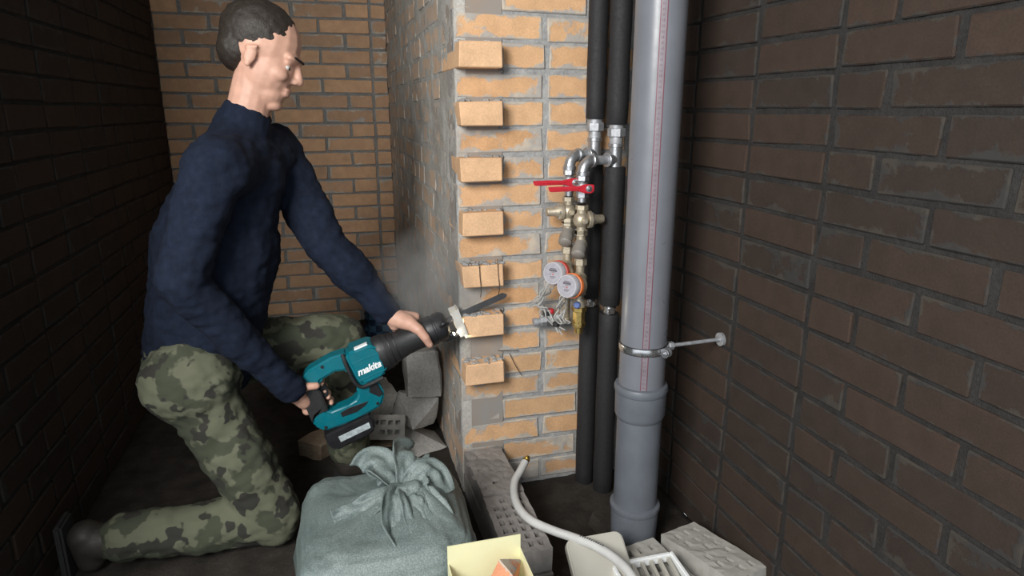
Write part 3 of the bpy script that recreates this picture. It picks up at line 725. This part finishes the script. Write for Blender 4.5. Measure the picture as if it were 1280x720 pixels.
# right foreground
pbrick((.382, -.602, .047), (.02, .0, math.radians(-81)), M['perf_pale'], 'grey perforated brick lying in front of the drain pipe base', .25, 41)
pbrick((.535, -.575, .062), (-.03, -.10, math.radians(-76)), M['perf_pale'], 'grey perforated brick leaning between drain pipe and dark wall', .25, 42)
chunk('rubble_chunk', (.475, -.79, .0), (.13, .11, .075), (0, .1, .2), M['chunk_pale'], 'pale rounded lump right of the white slotted grate', 43)
chunk('rubble_chunk', (.165, -.66, .0), (.09, .08, .06), (0, 0, .2), M['wrap'], 'crumpled pink plastic wrapper at the end of the low bricks', 44, cat='wrapper', rough=.3, group='litter')
chunk('rubble_chunk', (.10, -.62, .0), (.10, .08, .09), (.2, 0, .7), M['chunk'], 'grey lump against the near end of the low bricks', 45)
chunk('rubble_chunk', (.40, -.30, -.002), (.16, .10, .05), (0, 0, .1), M['dirt'], 'dark mound of dirt round the foot of the drain pipe', 46, n=20)
# cream plastic tray
o = empty('plastic_cover', (.225, -.56, 0)); tag(o, 'smooth cream plastic cover with rounded corners under the hose', 'cover')
poly = []
for (cx_, cz_, a0) in ((.055, .075, 0), (-.055, .075, 90), (-.055, -.075, 180), (.055, -.075, 270)):
    for i in range(5):
        a = math.radians(a0 + 22.5*i); poly.append((cx_ + .02*math.cos(a), cz_ + .02*math.sin(a)))
mb = MB().prism(poly, -.012, .012); R = Matrix.Rotation(math.radians(-52), 3, 'X') 
mb.v = [R @ q + V(0, -.03, .095) for q in mb.v]; mb.build('shell', M['cream'], o, bev=.004)
# slotted white grate
o = empty('plastic_grate', (.335, -.632, 0)); tag(o, 'white plastic grate with slanted slots at the bottom edge', 'grate')
R = Matrix.Rotation(math.radians(4), 3, 'X')
def tilt(mb, dz=.098): mb.v = [R @ q + V(0, 0, dz) for q in mb.v]; return mb
mb = MB(); mb.box(-.075, .075, .05, .06, -.012, .012); mb.box(-.075, .075, -.06, -.05, -.012, .012); mb.box(-.085, -.075, -.06, .06, -.012, .012); mb.box(.075, .085, -.06, .06, -.012, .012); tilt(mb).build('rim', M['white'], o, bev=.002)
for i in range(6):
    mb = MB(); x = -.062 + i*.024; mb.add([(x-.006, -.052, -.004), (x+.002, -.052, -.004), (x+.014, .052, -.004), (x+.006, .052, -.004), (x-.006, -.052, .006), (x+.002, -.052, .006), (x+.014, .052, .006), (x+.006, .052, .006)], [(3,2,1,0),(4,5,6,7),(0,1,5,4),(1,2,6,5),(2,3,7,6),(3,0,4,7)]); tilt(mb).build('slat', M['cream'], o)
# carton with shards
bx = empty('carton', (-.100, -.80, 0)); tag(bx, 'pale yellow open carton standing in front of the sack', 'box'); bx.rotation_euler = (0, 0, math.radians(0))
T = .0022; WX, WY, HZ = .075, .07, .355
for nm, a in (('back_panel', (-WX, WX, WY-T, WY, 0, HZ)), ('front_panel', (-WX, WX, -WY, -WY+T, 0, HZ-.09)), ('side_panel', (-WX, -WX+T, -WY+T, WY-T, 0, HZ-.04)), ('side_panel', (WX-T, WX, -WY+T, WY-T, 0, HZ-.03)), ('bottom_panel', (-WX+T, WX-T, -WY+T, WY-T, 0, T))):
    MB().box(*a).build(nm, M['yellow'], bx, smooth=0)
chunk('rubble_chunk', (-.10, -.80, .003), (.115, .10, .20), (0, 0, .3), M['chunk'], 'grey rubble filling the yellow carton', 50)
chunk('brick_shard', (-.075, -.795, .20), (.075, .055, .125), (.15, .45, .5), M['chunk_orange'], 'pink orange brick shard sticking up in the yellow carton', 51, cat='brick', rough=.04, group='brick shards')
chunk('brick_shard', (-.052, -.83, .20), (.06, .05, .085), (.1, -.3, .2), M['chunk_orange'], 'smaller orange brick shard beside the tall one in the carton', 52, cat='brick', rough=.04, group='brick shards')

# ------------------------------------------------------------------ sack
sk = empty('rubble_sack', (-.278, -.505, 0)); tag(sk, 'full grey green woven sack with a knotted top in front of the heap', 'sack')
def sgn_pow(c, e): return math.copysign(abs(c)**e, c)
mb = MB(); NU, NV = 120, 70; vv = []; ff = []
HX, HY, HZ2 = .205, .215, .165
for j in range(NV+1):
    ph = -PI/2 + PI*j/NV
    for i in range(NU):
        th = 2*PI*i/NU
        x = sgn_pow(math.cos(ph), .32)*sgn_pow(math.cos(th), .32); y = sgn_pow(math.cos(ph), .32)*sgn_pow(math.sin(th), .32); z = sgn_pow(math.sin(ph), .36)
        p = Vector((x*HX, y*HY, z*HZ2 + HZ2))
        # sides lean in towards the top, the middle of the top rises to the knot
        k = 1 - .10*max(0, z); p.x *= k; p.y *= k
        rr2 = (p.x-.05)**2 + (p.y+.01)**2
        if z > .5: p.z += .045*math.exp(-rr2/.006) - .012*math.cos(p.x*30)*math.exp(-rr2/.02)
        ang = math.atan2(p.y+.01, p.x-.05)
        q = .010*nz((p.x, p.y, p.z), 9, 3) + .004*nz((p.x*1.2, p.y, p.z*3), 24, 3)
        if z > .3: q += .007*math.sin(ang*7 + 2*nz((p.x, p.y, 1), 6, 2))*math.exp(-rr2/.012)
        n_ = Vector((x, y, z)); n_.normalize(); p += n_*q
        if p.z < .004: p.z = .004
        vv.append(p)
for j in range(NV):
    for i in range(NU): ff.append((j*NU+i, j*NU+(i+1)%NU, (j+1)*NU+(i+1)%NU, (j+1)*NU+i))
mb.add(vv, ff)
me = mb.mesh('body', smooth=180); bm = bmesh.new(); bm.from_mesh(me); bmesh.ops.remove_doubles(bm, verts=bm.verts, dist=1e-4); bm.to_mesh(me); bm.free()
me.polygons.foreach_set('use_smooth', [True]*len(me.polygons)); link('body', me, M['sack'], sk)
# twisted neck and loose flaps of the knot
KN = Vector((.050, -.01, HZ2*2+.022))
def flap(ctrl, widths, seed, fold=.0035, name='knot_flap'):
    pts = spline(ctrl, 9); m_ = len(pts); r = random.Random(seed); W = 12; vs_ = []; fs = []
    for i, q in enumerate(pts):
        t = (pts[min(i+1, m_-1)] - pts[max(i-1, 0)]).normalized(); f = i/(m_-1)
        wd = widths[0]*(1-f)**2 + widths[1]*2*f*(1-f) + widths[2]*f*f
        sd = t.cross(V(.3, -.5, .8)).normalized(); nn = sd.cross(t).normalized()
        for k in range(W+1):
            s_ = k/W*2-1
            h_ = fold*math.sin(s_*5.5 + seed) * (0.5+f) + .009*nz((f*2+seed, s_, 0), 2.2, 3) + .010*(s_*s_)*(.4+f)
            vs_.append(KN + q + sd*wd*s_ + nn*h_)
    for i in range(m_-1):
        for k in range(W): a = i*(W+1)+k; fs.append((a, a+1, a+W+2, a+W+1))
    me = MB().add(vs_, fs).mesh(name, smooth=180); o = link(name, me, M['sack'], sk)
    s2 = o.modifiers.new('t', 'SOLIDIFY'); s2.thickness = .0022
    return o
mb = MB()
for i in range(7):
    a = i*.9; mb.ball(KN + V(.018*math.cos(a), .015*math.sin(a), -.012+.005*i), (.026, .022, .016), 14, 8)
link('knot', remesh(mb, 'knot', .004, 3, lambda c: .004*nz(c, 45, 3)), M['sack'], sk)
flap([(0, 0, 0), (-.035, .02, .045), (-.065, .045, .06), (-.085, .05, .035)], (.02, .045, .04), 1)
flap([(0, 0, 0), (.01, .03, .05), (.015, .06, .065), (.01, .085, .03)], (.02, .05, .045), 2)
flap([(0, 0, .005), (.035, .01, .04), (.06, .01, .03), (.075, -.01, -.015)], (.02, .04, .035), 3)
flap([(-.005, -.005, 0), (-.03, -.035, .02), (-.042, -.085, -.015), (-.025, -.135, -.045)], (.018, .034, .022), 4)
flap([(0, -.01, .005), (-.002, -.045, .018), (.012, -.095, -.018), (.028, -.14, -.045)], (.018, .032, .03), 5)
flap([(.01, -.008, .005), (.035, -.035, .012), (.058, -.075, -.02), (.066, -.11, -.045)], (.016, .034, .024), 6)
flap([(-.01, 0, -.005), (-.06, -.01, .0), (-.11, -.02, -.02), (-.16, -.035, -.03)], (.02, .03, .028), 7)

# ------------------------------------------------------------------ reciprocating saw
sw = empty('reciprocating_saw', (-.05, -.045, .588), (0, math.radians(-20), 0)); tag(sw, 'teal and black cordless reciprocating saw cutting at the brick pier', 'saw')
# blade, shoe, nose
mb = MB(); mb.prism([(-.01, -.001), (.03, -.001), (.19, .001), (.197, .008), (.185, .0185), (.03, .017), (-.01, .013)], -.0007, .0007); bl = mb.build('blade', M['blade'], sw)
mb = MB()
for i in range(52):
    x = .03 + i*.003; mb.prism([(x, .0003), (x+.0028, .0003), (x+.0005, -.0022)], -.0007, .0007)
mb.build('teeth', M['blade'], bl, smooth=0)
mb = MB(); mb.frame([(0, 0)]*0 or [(-.022, -.05), (.022, -.05), (.022, .036), (-.022, .036)], [(-.008, -.02), (.008, -.02), (.008, .028), (-.008, .028)], -.002, .002)
mb.v = [V(q.y + .042 + .004*math.cos(q.z*25), q.x, q.z) for q in mb.v]; mb.box(.022, .042, -.0225, -.0205, -.048, .034); mb.box(.022, .042, .0205, .0225, -.048, .034); mb.build('shoe', plain('shoe_steel', (.62, .60, .55), .5, .25), sw)
mb = MB(); mb.box(-.02, .042, -.009, .009, -.050, -.040); mb.box(-.03, .03, -.012, .012, -.046, -.03); mb.build('shoe_arm', M['tool_black'], sw, bev=.002)
mb = MB(); mb.lathe((-.066, 0, 0), (1, 0, 0), [(0, .036), (.004, .042), (.010, .0435), (.026, .0435), (.028, .0415), (.032, .0415), (.034, .0435), (.054, .043), (.060, .040), (.066, .034), (.069, .022), (.072, .012)], 32); mb.build('nose', M['tool_black'], sw)
mb = MB(); mb.cyl((-.004, -.020, -.030), (.006, -.020, -.030), .0075, n=16); mb.build('led_housing', M['tool_black'], sw)
mb = MB(); mb.ball((.0065, -.020, -.030), .005, 12, 8); mb.build('led', M['led'], sw)
mb = MB(); mb.tube(spline([(-.02, -.040, .012), (-.01, -.044, .020), (.004, -.040, .012)], 6), .005, 10); mb.build('blade_lever', M['tool_black'], sw)
# rubber boot / front grip
mb = MB(); pr = [(-.214, .048), (-.206, .052), (-.185, .050), (-.165, .043), (-.13, .0365), (-.10, .035), (-.075, .036), (-.062, .039)]
mb.lathe((0, 0, 0), (1, 0, 0), pr, 32); 
mb.v = [V(q.x, q.y*.86, q.z*(1.08 if q.z < 0 else 1)) for q in mb.v]; bt = mb.build('front_grip', M['rubber'], sw)
for x in (-.188, -.172, -.156):
    i = .052 - (x+.2)*(-.0) ; rr3 = .0495 if x < -.18 else (.0455 if x < -.165 else .0415)
    mb = MB(); mb.lathe((x-.002, 0, 0), (1, 0, 0), [(0, rr3-.001), (.001, rr3+.002), (.003, rr3+.002), (.004, rr3-.001)], 32); mb.v = [V(q.x, q.y*.86, q.z*(1.08 if q.z < 0 else 1)) for q in mb.v]; mb.build('grip_rib', M['tool_black'], bt)
# motor housing
mb = MB(); mb.prism([(-.200, -.030), (-.198, .018), (-.206, .040), (-.224, .050), (-.285, .053), (-.292, .040), (-.290, -.030), (-.283, -.052), (-.272, -.057), (-.222, -.055), (-.208, -.046)], -.043, .043); mh = mb.build('motor_housing', M['teal'], sw, bev=.011, seg=3)
for z_ in (.018, -.036):
    MB().box(-.284, -.206, -.0442, -.040, z_-.0016, z_+.0016).build('housing_rib', M['teal'], mh, bev=.0006, seg=1)
mb = MB(); mb.box(-.262, -.224, -.036, -.018, .0485, .0535); mb.build('top_label', M['white'], mh, bev=.001)
mb = MB(); mb.tube(spline([(-.296, -.030, .052), (-.299, -.038, .02), (-.299, -.040, -.03), (-.288, -.038, -.056), (-.262, -.036, -.0605), (-.222, -.036, -.0585)], 6), .0055, 10); mb.build('rubber_trim', M['rubber'], mh)
# lettering
fc = bpy.data.curves.new('lettering', 'FONT'); fc.body = 'makita'; fc.size = .0285; fc.extrude = .0006; fc.offset = .0008; fc.shear = .32; fc.space_character = .93
to = bpy.data.objects.new('temporary', fc); C.objects.link(to)
tme = bpy.data.meshes.new_from_object(to.evaluated_get(bpy.context.evaluated_depsgraph_get())); bpy.data.objects.remove(to)
xs = [v.co.x for v in tme.vertices]; wdt = max(xs)-min(xs); kx = .070/wdt
for v in tme.vertices: v.co = Vector((-.281 + (v.co.x-min(xs))*kx, -.0436 - v.co.z, -.0215 + v.co.y*1.0 + .0))
lo = link('lettering', tme, M['white'], mh); tag(lo, 'white makita lettering')
# rear D-handle
out = [(-.245, -.048), (-.238, -.110), (-.262, -.142), (-.345, -.150), (-.432, -.142), (-.452, -.115), (-.440, .010), (-.405, .045), (-.330, .055), (-.285, .050)]
inn = [(-.300, -.050), (-.307, -.082), (-.318, -.092), (-.345, -.096), (-.395, -.094), (-.404, -.085), (-.396, -.015), (-.380, .004), (-.335, .010), (-.305, .000)]
hd = MB().frame(out, inn, -.026, .026).build('rear_handle', M['teal'], sw, bev=.007, seg=3)
MB().frame([(-.398-.0, -.085), (-.440, -.085), (-.452, -.100), (-.448, -.045), (-.436, .008), (-.425, .016), (-.398, .004), (-.394, -.03)], [(-.410, -.07)]*4 + [(-.420, -.03)]*4, -.029, .029).build('grip_overmould', M['rubber'], hd, bev=.004)
for sgy in (-1, 1):
    MB().prism([(-.262, -.060), (-.247, -.066), (-.244, -.108), (-.256, -.112), (-.276, -.086)], min(sgy*.0255, sgy*.0275), max(sgy*.0255, sgy*.0275)).build('vent', M['tool_black'], hd, bev=.0006, seg=1)
    MB().prism([(-.300, -.118), (-.288, -.110), (-.345, -.104), (-.372, -.108), (-.372, -.122), (-.330, -.126)], min(sgy*.0255, sgy*.0275), max(sgy*.0255, sgy*.0275)).build('label_plate', M['tool_black'], hd, bev=.0006, seg=1)
    for q in ((-.268, -.128), (-.425, -.13), (-.36, .04)):
        MB().cyl((q[0], sgy*.0255, q[1]), (q[0], sgy*.0285, q[1]), .0045, n=12).build('screw', M['tool_black'], hd)
MB().prism([(-.396, -.010), (-.380, -.012), (-.376, -.035), (-.384, -.055), (-.398, -.056)], -.010, .010).build('trigger', M['tool_black'], hd, bev=.002)
bt_ = MB().prism([(-.300, -.146), (-.296, -.170), (-.304, -.196), (-.330, -.206), (-.425, -.206), (-.440, -.190), (-.440, -.148)], -.036, .036).build('battery', M['tool_black'], sw, bev=.005)
for sgy in (-1, 1):
    MB().prism([(-.312, -.166), (-.314, -.184), (-.405, -.186), (-.405, -.168)], min(sgy*.0355, sgy*.0368), max(sgy*.0355, sgy*.0368)).build('battery_label', plain('battery_label', (.42, .48, .50), .4, 0, .35, 90), bt_, smooth=0)
# the saw's own work light
ll = bpy.data.lights.new('saw_led', 'SPOT'); ll.energy = 1.3; ll.color = (1, .93, .75); ll.spot_size = math.radians(110); ll.spot_blend = .6; ll.shadow_soft_size = .005
lob = bpy.data.objects.new('saw_led', ll); C.objects.link(lob); lob.parent = sw; lob.location = (.0135, -.020, -.030); lob.rotation_euler = (0, math.radians(-80), 0)

# ------------------------------------------------------------------ the worker
pr_ = empty('person', (-.66, .02, 0)); tag(pr_, 'kneeling person in dark navy sleeves and camouflage trousers holding the saw', 'person')
PO = Vector((-.66, .02, 0))
def P(x, y, z): return Vector((x, y, z)) - PO
sawM = Matrix.Translation((-.05, -.045, .588)) @ Matrix.Rotation(math.radians(-20), 4, 'Y')
def SP(s, y, t): return (sawM @ Vector((s, y, t))) - PO
shL, shR = P(-.485, .16, 1.075), P(-.60, -.17, 1.06)
elL, elR = P(-.375, .03, .835), P(-.70, -.20, .80)
wrL = P(-.208, -.030, .622); wrR = SP(-.455, -.032, .0)
hipL, hipR = P(-.735, .13, .50), P(-.735, -.06, .50)
knL, knR = P(-.345, .15, .50), P(-.565, -.105, .085)
anL, anR = P(-.345, .19, .09), P(-.985, -.11, .09)
neck = P(-.545, 0.0, 1.145); headc = P(-.490, -.005, 1.315)
b = MB()
# trunk and limbs
b.capsule(P(-.72, .035, .52), P(-.64, .01, .86), .125, .135, 20); b.capsule(P(-.64, .01, .88), P(-.585, 0, 1.01), .125, .095, 20); b.capsule(shL+V(0, 0, -.02), shR+V(0, 0, -.02), .042, .042)
b.capsule(neck + V(-.02, 0, -.06), headc + V(-.02, 0, -.06), .055, .052)
for s_, e_, w_ in ((shL, elL, wrL), (shR, elR, wrR)):
    b.capsule(s_+V(0, 0, -.012), e_, .044, .036); b.capsule(e_, w_, .036, .026)
for h_, k_, a_ in ((hipL, knL, anL), (hipR, knR, anR)):
    b.capsule(h_, k_, .075, .052); b.capsule(k_, a_, .05, .036); 
b.capsule(anL, anL + V(.14, 0, -.05), .035, .03); b.capsule(anR, anR + V(-.02, 0, -.03), .033, .03)
# head: facing +x and a little down, towards the cut
HR = Matrix.Rotation(math.radians(24), 3, 'Y') @ Matrix.Rotation(math.radians(-8), 3, 'Z')
def H(x, y, z): return headc + HR @ Vector((x, y, z))
def hb(c, r): b.ball(H(*c), r, 18, 12, HR)
hb((-.012, 0, .035), (.098, .076, .088)); hb((.02, 0, -.02), (.072, .064, .085)); hb((.045, 0, -.075), (.042, .044, .034)); hb((.066, 0, -.098), (.022, .026, .017))
hb((.074, 0, .022), (.022, .056, .014)); b.capsule(H(.083, 0, .018), H(.104, 0, -.022), .0095, .0125); hb((.096, .010, -.027), (.011, .009, .008)); hb((.096, -.010, -.027), (.011, .009, .008))
hb((.084, 0, -.053), (.013, .024, .0065)); hb((.082, 0, -.065), (.014, .021, .0075)); hb((.055, .038, -.024), (.03, .022, .02)); hb((.055, -.038, -.024), (.03, .022, .02)); hb((.070, .031, .0085), (.012, .015, .0055)); hb((.070, -.031, .0085), (.012, .015, .0055)); hb((.068, .031, -.0115), (.012, .014, .0045)); hb((.068, -.031, -.0115), (.012, .014, .0045))
for sy in (-1, 1):
    hb((-.006, sy*.074, -.010), (.015, .007, .025)); hb((-.005, sy*.077, -.031), (.008, .006, .009)); b.capsule(H(-.018, sy*.077, .004), H(.003, sy*.080, .013), .0045, .0045)
# left hand over the front grip: palm on top, fingers round the far side, thumb down the near side
kn = [SP(-.074, .004, .056), SP(-.096, .010, .058), SP(-.117, .010, .058), SP(-.137, .006, .055)]
for k_ in kn: b.capsule(wrL + (k_-wrL)*.08, k_, .021, .0145)
b.capsule(wrL, SP(-.098, -.012, .056), .028, .023)
for i, k_ in enumerate(kn):
    s_ = (-.074, -.0965, -.119, -.141)[i]; r_ = (.0098, .0102, .0098, .0086)[i]; q1 = SP(s_, .038, .034 if i else .036); q2 = SP(s_+.002, .046, -.004); q3 = SP(s_+.004, .030, -.032 if i < 3 else -.024)
    b.capsule(k_, q1, r_+.0012, r_); b.capsule(q1, q2, r_, r_*.93); b.capsule(q2, q3, r_*.93, r_*.8)
t0 = SP(-.094, -.024, .052); t1 = SP(-.078, -.045, .032); t2 = SP(-.0705, -.053, .005); t3 = SP(-.068, -.051, -.018)
b.capsule(wrL + V(.012, -.010, -.008), t0, .025, .0205); b.capsule(t0, t1, .0205, .0150); b.capsule(t1, t2, .0150, .0130); b.capsule(t2, t3, .0130, .0105)
# right hand on the rear grip
pc = SP(-.447, -.016, -.035); b.capsule(wrR, pc, .024, .022)
for i in range(4):
    t_ = (-.008, -.030, -.052, -.073)[i]; r_ = (.0098, .0102, .0098, .0086)[i]; k0 = SP(-.440, .028, t_); q1 = SP(-.405, .037, t_-.002); q2 = SP(-.384, .022, t_-.004); q3 = SP(-.386, -.004, t_-.006)
    b.capsule(SP(-.455, .004, t_), k0, .014, .0115); b.capsule(k0, q1, r_+.001, r_); b.capsule(q1, q2, r_, r_*.92); b.capsule(q2, q3, r_*.92, r_*.82)
b.capsule(wrR, SP(-.455, -.02, .006), .02, .018); b.capsule(SP(-.452, -.030, .004), SP(-.420, -.037, .010), .0165, .0125); b.capsule(SP(-.420, -.037, .010), SP(-.395, -.036, .000), .0122, .0105)
body = link('body', remesh(b, 'body', .0036, 5), M['skin'], pr_)
def wrinkle(a, f): return lambda c: a*nz(c, f, 3) + a*.5*nz(Vector((c.x*2, c.y, c.z*3)), f*1.7, 2)
j = MB()
j.capsule(P(-.715, .035, .55), P(-.645, .01, .84), .150, .160, 24); j.capsule(P(-.645, .01, .86), P(-.580, 0, 1.02), .158, .125, 24); j.capsule(shL+V(0, -.01, -.01), shR+V(0, .01, -.01), .078, .078); j.capsule(shL+V(-.01, -.05, .0), neck+V(-.015, 0, -.03), .07, .07); j.capsule(shR+V(-.0, .05, .0), neck+V(-.015, 0, -.03), .07, .07); j.capsule(neck+V(-.02, 0, -.05), neck+V(.0, 0, .012), .082, .067)
j.capsule(shL, elL, .072, .062); j.capsule(elL, elL+(wrL-elL)*.52, .062, .055); j.capsule(elL+(wrL-elL)*.5, elL+(wrL-elL)*.955, .055, .0385)
j.capsule(shR, elR, .072, .060); j.capsule(elR, elR+(wrR-elR)*.94, .060, .041)
jk = link('jacket', remesh(j, 'jacket', .007, 6, wrinkle(.0075, 11)), M['navy'], pr_)
t_ = MB(); t_.capsule(P(-.735, .13, .50), P(-.735, -.06, .50), .125, .125, 22); t_.capsule(P(-.73, .035, .52), P(-.71, .035, .60), .142, .140, 22)
t_.capsule(hipL, knL, .105, .080); t_.capsule(knL, anL+V(0, 0, .03), .080, .066); t_.capsule(hipR, knR+V(0, 0, .01), .100, .078); t_.capsule(knR, anR+V(.05, 0, 0), .078, .062)
link('trousers', remesh(t_, 'trousers', .008, 5, wrinkle(.009, 10)), M['camo'], pr_)
for a_, dr in ((anL, 0), (anR, 1)):
    u = MB()
    if dr == 0:
        u.capsule(a_+V(0, 0, .03), a_+V(0, 0, -.02), .052, .05); u.capsule(a_+V(.0, 0, -.035), a_+V(.15, .01, -.045), .047, .040)
        so = MB(); so.box(a_.x-.055, a_.x+.195, a_.y-.045, a_.y+.05, .006, .026)
    else:
        u.capsule(a_+V(.03, 0, .0), a_+V(-.02, 0, -.0), .05, .046); u.capsule(a_+V(-.04, 0, .02), a_+V(-.035, 0, -.045), .044, .036)
        so = MB(); so.box(a_.x-.095, a_.x-.075, a_.y-.042, a_.y+.042, .004, .17)
    bo = link('boot', remesh(u, 'boot', .006, 4), M['boot'], pr_); so.build('sole', M['sole'], bo, bev=.006)
# hair, brows, eyes
hm = MB(); hm.ball(H(-.020, 0, .046), (.095, .0785, .084), 26, 16, HR); hm.ball(H(-.052, 0, .000), (.054, .068, .062), 20, 12, HR)
link('hair', remesh(hm, 'hair', .0045, 3, lambda c: .002*nz(c, 60, 3)), M['hair'], pr_)
for sy in (-1, 1):
    e = MB().ball(H(.0685, sy*.031, -.002), .0115, 14, 10, HR).build('eye', M['eye'], pr_); MB().ball(H(.0775, sy*.031, -.003), (.0038, .0056, .0056), 10, 8, HR).build('iris', M['iris'], e)
    MB().capsule(H(.0965, sy*.014, .024), H(.086, sy*.046, .027), .0036, .0028, 8).build('eyebrow', M['hair'], pr_)
# thumb nail
nd = (t3-t2).normalized(); nl = MB().ball(t3 + nd*.002 + V(.002, -.0075, .003), (.0055, .0022, .0065), 10, 8, nd.to_track_quat('Z', 'Y').to_matrix()); nl.build('thumbnail', plain('nail', (.62, .40, .33), .35), pr_)

# dark blue bundle against the flank, farther back
bb = MB(); bb.ball((-.02, 0, .12), (.10, .09, .12), 18, 12); bb.ball((.03, .02, .22), (.07, .07, .09), 16, 10); bb.ball((-.05, -.02, .24), (.06, .06, .07), 16, 10)
o = link('cloth_bundle', remesh(bb, 'cloth_bundle', .008, 3, wrinkle(.012, 14)), M['plaid']); o.location = (-.125, 1.20, .012); tag(o, 'dark blue checked cloth bundle on the floor behind the sleeve', 'bundle')

# ------------------------------------------------------------------ sawing dust hanging round the cut
dm = bpy.data.materials.new('airborne_dust'); dm.use_nodes = True; t = dm.node_tree; t.nodes.clear()
ou = t.nodes.new('ShaderNodeOutputMaterial'); vo = t.nodes.new('ShaderNodeVolumePrincipled'); vo.inputs['Color'].default_value = (.97, .95, .92, 1)
tcn = t.nodes.new('ShaderNodeTexCoord'); ln = t.nodes.new('ShaderNodeVectorMath'); ln.operation = 'LENGTH'; t.links.new(tcn.outputs['Object'], ln.inputs[0])
fall = math_(t, 'MAXIMUM', math_(t, 'SUBTRACT', 1.0, ln.outputs['Value']), 0.0)
nz_ = ramp(t, noise_(t, tcn.outputs['Object'], 2.2, 4), [(0.35, 0.15), (0.65, 1.0)])
den = math_(t, 'MULTIPLY', math_(t, 'MULTIPLY', fall, nz_), 13.0); t.links.new(den, vo.inputs['Density']); t.links.new(vo.outputs[0], ou.inputs['Volume'])
du = MB().ball((0, 0, 0), 1.0, 20, 12).build('dust_cloud', dm); du.location = (-.10, -.01, .69); du.scale = (.17, .11, .19)
tag(du, 'hazy puff of grey dust hanging round the saw cut', 'dust', None, 'stuff')
